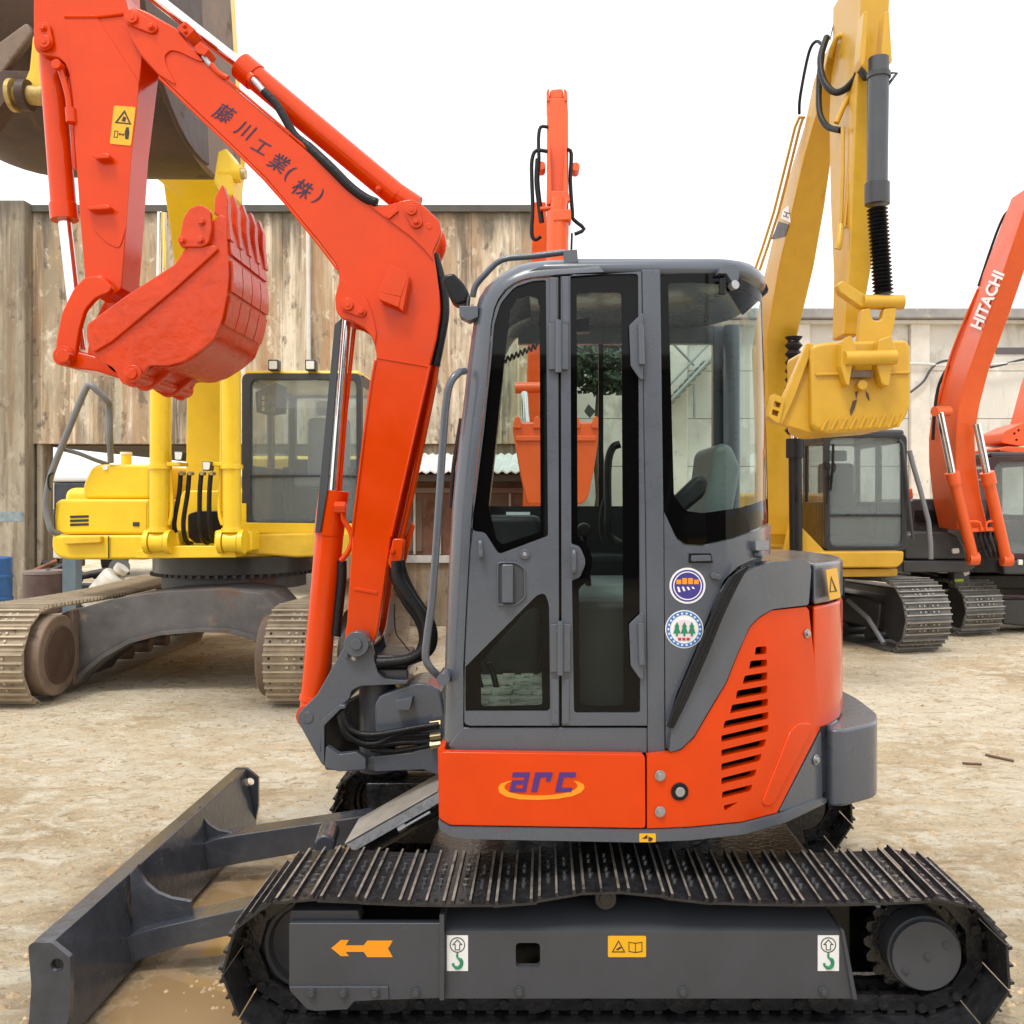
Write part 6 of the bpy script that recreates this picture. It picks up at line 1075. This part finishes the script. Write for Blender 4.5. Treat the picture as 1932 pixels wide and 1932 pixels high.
# ---------------------------------------------------------------- second orange machine, only its bucket end in frame
E4 = thing('orange_excavator', 'orange bucket and stick of a further excavator cut off at the right edge', 'excavator', (7.6, 13.6, 0), 'orange excavators behind')
prism('bucket_side', rnd([(1889, 835), (1894, 815), (1925, 800), (1960, 790), (1990, 830), (1930, 842)], 5), 13.2, 13.9, ORF, E4, holes=[circ(1914, 818, 2.5, 8), circ(1922, 812, 2.5, 8), circ(1918, 830, 2.5, 8)], bev=.02); prism('bucket_lip', rnd([(1884, 846), (1900, 842), (1990, 846), (1990, 862), (1930, 856), (1886, 852)], 3), 13.1, 13.9, ORF, E4, bev=.02)
loft('stick', [(1930, 1985, 800, 13.4, .4), (1958, 2010, 720, 13.4, .5), (2000, 2050, 600, 13.4, .5)], ORF, E4, .02); prism('boom', [(1985, 590), (2050, 590), (2120, 1000), (2050, 1000)], 13.6, 14.1, ORF, E4, bev=.03); prism('house', [(2010, 1000), (2260, 1000), (2260, 1080), (2010, 1080)], 13.2, 15.5, ORF, E4, bev=.06); prism('undercarriage', [(2020, 1084), (2250, 1084), (2260, 1168), (2010, 1168)], 13.4, 15.5, DGREY, E4, bev=.08)
# ---------------------------------------------------------------- orange excavator straight behind the cab
CE = thing('orange_excavator', 'orange excavator behind the cab, its upright boom rising over the roof', 'excavator', (-.1, 12, 0), 'orange excavators behind')
AR4, _ = loft('arm', [(1034, 1070, 184, 10.4, .4), (1032, 1072, 210, 10.4, .5), (1031, 1073, 480, 10.4, .6), (1022, 1068, 640, 10.4, .5), (1016, 1062, 780, 10.4, .35)], ORF, CE, .02); prism('arm_tip', rnd([(1038, 168), (1062, 166), (1064, 186), (1036, 187)], 5), 10.42, 10.75, ORF, CE, bev=.03); prism('tip_lug', rnd([(1031, 172), (1036, 166), (1037, 190), (1031, 190)], 2), 10.38, 10.8, ORF, CE, bev=.01); prism('tip_lug', rnd([(1064, 166), (1070, 172), (1071, 190), (1065, 190)], 2), 10.38, 10.8, ORF, CE, bev=.01)
loft('boom', [(1006, 1030, 380, 11.4, .5), (1002, 1034, 480, 11.5, .6), (994, 1034, 700, 11.8, .6), (985, 1040, 980, 12.1, .6)], ORF, CE, .02)
for x in (1036, 1067): prism('cylinder_lug', rnd([(x - 2, 268), (x + 2, 268), (x + 5, 370), (x + 3, 385), (x - 5, 385), (x - 5, 370)], 3), 10.3, 10.42, ORF, CE, bev=.015)
cyl('bucket_cylinder', W(1055, 375, 10.25), W(1053, 410, 10.25), .09, ORF, CE, 20); cyl('bucket_cylinder', W(1053, 400, 10.25), W(1048, 660, 10.25), .12, ORF, CE, 24); prism('cylinder_head', rnd([(1040, 360), (1072, 360), (1076, 378), (1066, 385), (1046, 385), (1038, 378)], 3), 10.28, 10.36, ORF, CE, bev=.01); prism('pipe_clip', [(1019, 390), (1042, 388), (1042, 393), (1019, 395)], 10.3, 10.4, ORF, CE, bev=.005); prism('gland', rnd([(1043, 396), (1077, 394), (1078, 414), (1044, 416)], 2), 10.12, 10.36, ORF, CE, bev=.015)
cyl('link_rod', W(989, 735, 10.2), W(992, 800, 10.2), .045, CHROME, CE, 18); wtube('link_pin', [(972, 732, 10.2), (1060, 730, 10.2)], .06, ORF, CE, 16, 1)
for pts, r_ in ((((1034, 286), (1012, 284), (1004, 300), (1003, 330), (1005, 390), (1003, 440), (1010, 452), (1020, 446)), .022), (((1015, 300), (1013, 340), (1017, 380), (1022, 420)), .03), (((1070, 282), (1078, 290), (1076, 340), (1080, 400), (1082, 414), (1102, 432), (1084, 442)), .022), (((1034, 240), (1020, 240), (1016, 262), (1017, 300)), .02)): wtube('arm_hose', [(x, y, 10.4) for x, y in pts], r_, RUBBER, CE, 8, 3)
for x, y in ((1021, 312), (1086, 314)): wcyl('side_boss', x, y, 10.4, 10.6, 8, ORF, CE)
B4 = part('bucket', CE, W(1050, 870, 10.1)); prism('bucket_shell', rnd([(966, 806), (975, 796), (1126, 796), (1132, 806), (1122, 880), (1110, 938), (1098, 952), (994, 952), (982, 900)], 8), 9.9, 10.6, ORF, B4, bev=.06, seg=4); prism('bucket_edge', [(972, 822), (1126, 822), (1124, 832), (974, 832)], 9.87, 9.92, ORF, B4, bev=.01)
for k in range(5): prism('tooth', rnd([(968 + k * 37, 808), (971 + k * 37, 788), (977 + k * 37, 784), (982 + k * 37, 790), (984 + k * 37, 808)], 3), 9.86, 9.95, ORF, B4, bev=.01)
prism('house', [(960, 1060), (1200, 1060), (1200, 975), (960, 975)], 12.2, 14.6, ORF, CE, bev=.06)
for x in (-.55, 1.35): bg_track(CE, (x, 12.1), (0, -1, 0), 3.0, .36, .38, SH_G, 40, DGREY, DGREY)

def copy_tree(o, parent=None):
    c = o.copy(); COL.objects.link(c); c.parent = parent
    for ch in list(o.children): copy_tree(ch, c)
    return c
OP = copy_tree(OE); OP.location = (3.0, -8.5, 0); OP.rotation_euler = (0, 0, math.pi); OP['label'] = 'ochre excavator standing opposite, showing only as reflection in the rear cab glass'
# ================================================================ small things in the yard
# blue drum at the left edge
BLU = M('blue_plastic', (.03, .12, .34), .4, var=.12)
dx, dy = X_(-20, 13.5), 13.5
DRM = thing('blue_drum', 'blue plastic drum at the left edge beside the concrete column', 'drum', (dx, dy, 0))
cyl('drum_body', (dx, dy, 0), (dx, dy, .92), .29, BLU, DRM, 32, bev=.03)
for z in (.3, .62): cyl('drum_hoop', (dx, dy, z), (dx, dy, z + .05), .305, BLU, DRM, 32, bev=.012)
cyl('drum_neck', (dx, dy, .92), (dx, dy, 1.0), .13, BLU, DRM, 24); cyl('drum_cap', (dx, dy, 1.0), (dx, dy, 1.07), .1, DGREY, DRM, 20)
dx, dy = X_(84, 14.6), 14.6
BRD = thing('brown_drum', 'squat dark brown drum behind the left track of the yellow excavator', 'drum', (dx, dy, 0))
cyl('drum_body', (dx, dy, 0), (dx, dy, .62), .3, M('brown_drum_paint', (.11, .07, .06), .5, var=.3), BRD, 28, bev=.02); cyl('drum_rim', (dx, dy, .6), (dx, dy, .65), .31, M('dusty_drum_rim', (.25, .2, .18), .6), BRD, 28); cyl('drum_bung', (dx + .1, dy - .1, .64), (dx + .1, dy - .1, .68), .04, STEEL, BRD, 12)
dx, dy = X_(130, 14.0), 14.0
PST = thing('steel_post', 'blue-grey painted square steel post under the yellow excavator', 'post', (dx, dy, 0))
box('post_shaft', dx - .1, dx + .1, dy, dy + .2, 0, Z_(1010, 14), M('blue_grey_paint', (.12, .17, .21), .5, var=.2, scale=3), PST, bev=.01); box('base_plate', dx - .18, dx + .18, dy - .08, dy + .28, 0, .02, XFR, PST)
gx, gy = X_(208, 14.2), 14.2
GAS = thing('gas_cylinder', 'dirty white gas cylinder leaning behind the yellow excavator track', 'gas cylinder', (gx, gy, 0))
PW = M('dirty_white_paint', (.6, .58, .52), .5, var=.25, scale=5)
a, b_ = Vector((gx - .32, gy, .12)), Vector((gx + .1, gy, .62)); cyl('cylinder_body', a, b_, .19, PW, GAS, 24, bev=.07); cyl('valve', b_, b_ + (b_ - a).normalized() * .1, .05, BRASS, GAS, 14); cyl('valve_collar', b_ + (b_ - a).normalized() * .05, b_ + (b_ - a).normalized() * .14, .1, PW, GAS, 18, r2=.11)
# scrap engine parts under the canopy
SCM = M('oily_scrap', (.05, .045, .045), .5, .3, var=.5, scale=5); SCR = M('rusty_scrap', (.24, .1, .05), .7, .1, var=.5, scale=4)
def heap(name, label, px0, px1, y0, Y, mats, n, seed):
    rr = random.Random(seed); root = thing(name, label, 'scrap', (X_((px0 + px1) / 2, Y), Y, 0)); zm = Z_(y0, Y)
    for k in range(n):
        x = X_(rr.uniform(px0, px1), Y); y = Y + rr.uniform(0, .8); z = rr.uniform(0, zm) * rr.uniform(.5, 1); r_ = rr.uniform(.07, .2); mt = rr.choice(mats)
        if k % 3 == 0: box('casting', x - r_, x + r_, y, y + r_, max(0, z - r_), z + r_ * .5, mt, root, bev=.03)
        elif k % 3 == 1: cyl('pipe_piece', (x - r_ * 1.4, y, z + .05), (x + r_ * 1.4, y + .2, z + rr.uniform(-.1, .25)), r_ * .35, mt, root, 14)
        else: cyl('flange', (x, y, z), (x + .05, y - .09, z + .03), r_ * .8, mt, root, 20)
    return root
heap('scrap_heap', 'heap of oily dark engine parts beneath the yellow excavator deck', 145, 200, 1066, 14.8, [SCM, SCM, XFR], 12, 3)
heap('scrap_heap', 'heap of rusty red-orange scrap beside the concrete column', 74, 116, 1028, 15.4, [SCR, SCR, SCM, RUSTL], 16, 5)
# truck seen through the opening
TK = thing('parked_truck', 'pale truck with dark windscreen parked beyond the concrete opening', 'truck', (X_(125, 21), 21, 0)); ty = 21
TKB = M('truck_blue', (.05, .09, .2), .35, var=.1); TKW = M('truck_white', (.7, .7, .7), .35, var=.05)
ta, tb_ = X_(70, ty), X_(215, ty)
box('truck_cab', ta, tb_, ty, ty + 2, .55, Z_(962, ty), TKB, TK, bev=.08, seg=3); box('cab_roof', ta + .1, tb_ - .1, ty + .1, ty + 1.9, Z_(910, ty), Z_(897, ty), TKW, TK, bev=.06); box('windscreen', ta + .08, tb_ - .08, ty + .06, ty + 1.8, Z_(960, ty), Z_(911, ty), M('dark_windscreen', (.03, .035, .045), .08, var=.3), TK, bev=.04); box('screen_pillar', ta + .3, ta + .36, ty + .03, ty + .1, Z_(962, ty), Z_(911, ty), TKW, TK, bev=.01)
box('bumper', ta - .05, tb_ + .05, ty - .12, ty + .15, .45, .75, TKW, TK, bev=.05); box('grille', ta + .3, tb_ - .3, ty - .02, ty + .05, .8, 1.1, TKW, TK, bev=.02)
for x in (ta + .25, tb_ - .25): cyl('wheel', (x - .14, ty + .6, .45), (x + .14, ty + .6, .45), .45, BLACK, TK, 28, bev=.04); cyl('headlamp', (x, ty - .05, .95), (x, ty + .05, .95), .11, LENS, TK, 20)
# low buildings closing the view under the canopy and behind the shed
def farblock(label, x0, x1, Y, h, mt, nwin):
    f = thing('far_building', label, 'building', ((x0 + x1) / 2, Y, 0)); box('far_wall', x0, x1, Y, Y + 5, 0, h, mt, f, bev=.03); box('far_roof', x0 - .3, x1 + .3, Y - .3, Y + 5.3, h, h + .25, FASC, f, bev=.03)
    for k in range(nwin):
        a = x0 + (x1 - x0) * (k + .25) / nwin; w = (x1 - x0) / nwin * .5; wn = box('window', a, a + w, Y - .04, Y + .05, h * .35, h * .75, GRT, f, bev=.01); box('pane', a + .08, a + w - .08, Y - .05, Y - .03, h * .38, h * .72, FRIT, wn, bev=0)
farblock('pale low building far beyond the concrete opening', -24, -6, 34, 2.35, M('pale_far_wall', (.6, .6, .58), .8, var=.15, scale=.6), 7)
farblock('grey low building far behind the tree and orange bucket', -3.5, 3.2, 40, 2.6, M('grey_far_wall', (.45, .46, .46), .8, var=.15, scale=.6), 4)
# tool bag on the orange excavator's track
BG = thing('tool_bag', 'grey tool bag with red handles standing on the crawler track', 'bag', W(1815, 1110, 12.1)); by = 12.05
BGM = M('grey_bag_cloth', (.09, .09, .1), .8, var=.3); prism('bag_body', rnd([(1800, 1078), (1812, 1072), (1828, 1080), (1833, 1108), (1804, 1112), (1800, 1100)], 4), by, by + .22, BGM, BG, bev=.03, seg=3)
REDH = M('red_handle', (.55, .03, .04), .5); wtube('bag_handle', [(1799, 1078, by), (1806, 1066, by), (1816, 1070, by), (1826, 1063, by), (1828, 1074, by)], .025, REDH, BG, 8, 3); prism('bag_label', [(1816, 1075), (1828, 1072), (1830, 1083), (1820, 1087)], by - .008, by + .004, WHITE, BG, bev=0); prism('bag_strap', [(1801, 1093), (1818, 1092), (1818, 1097), (1802, 1098)], by - .008, by + .004, M('lime_strap', (.45, .6, .03), .6), BG, bev=0)
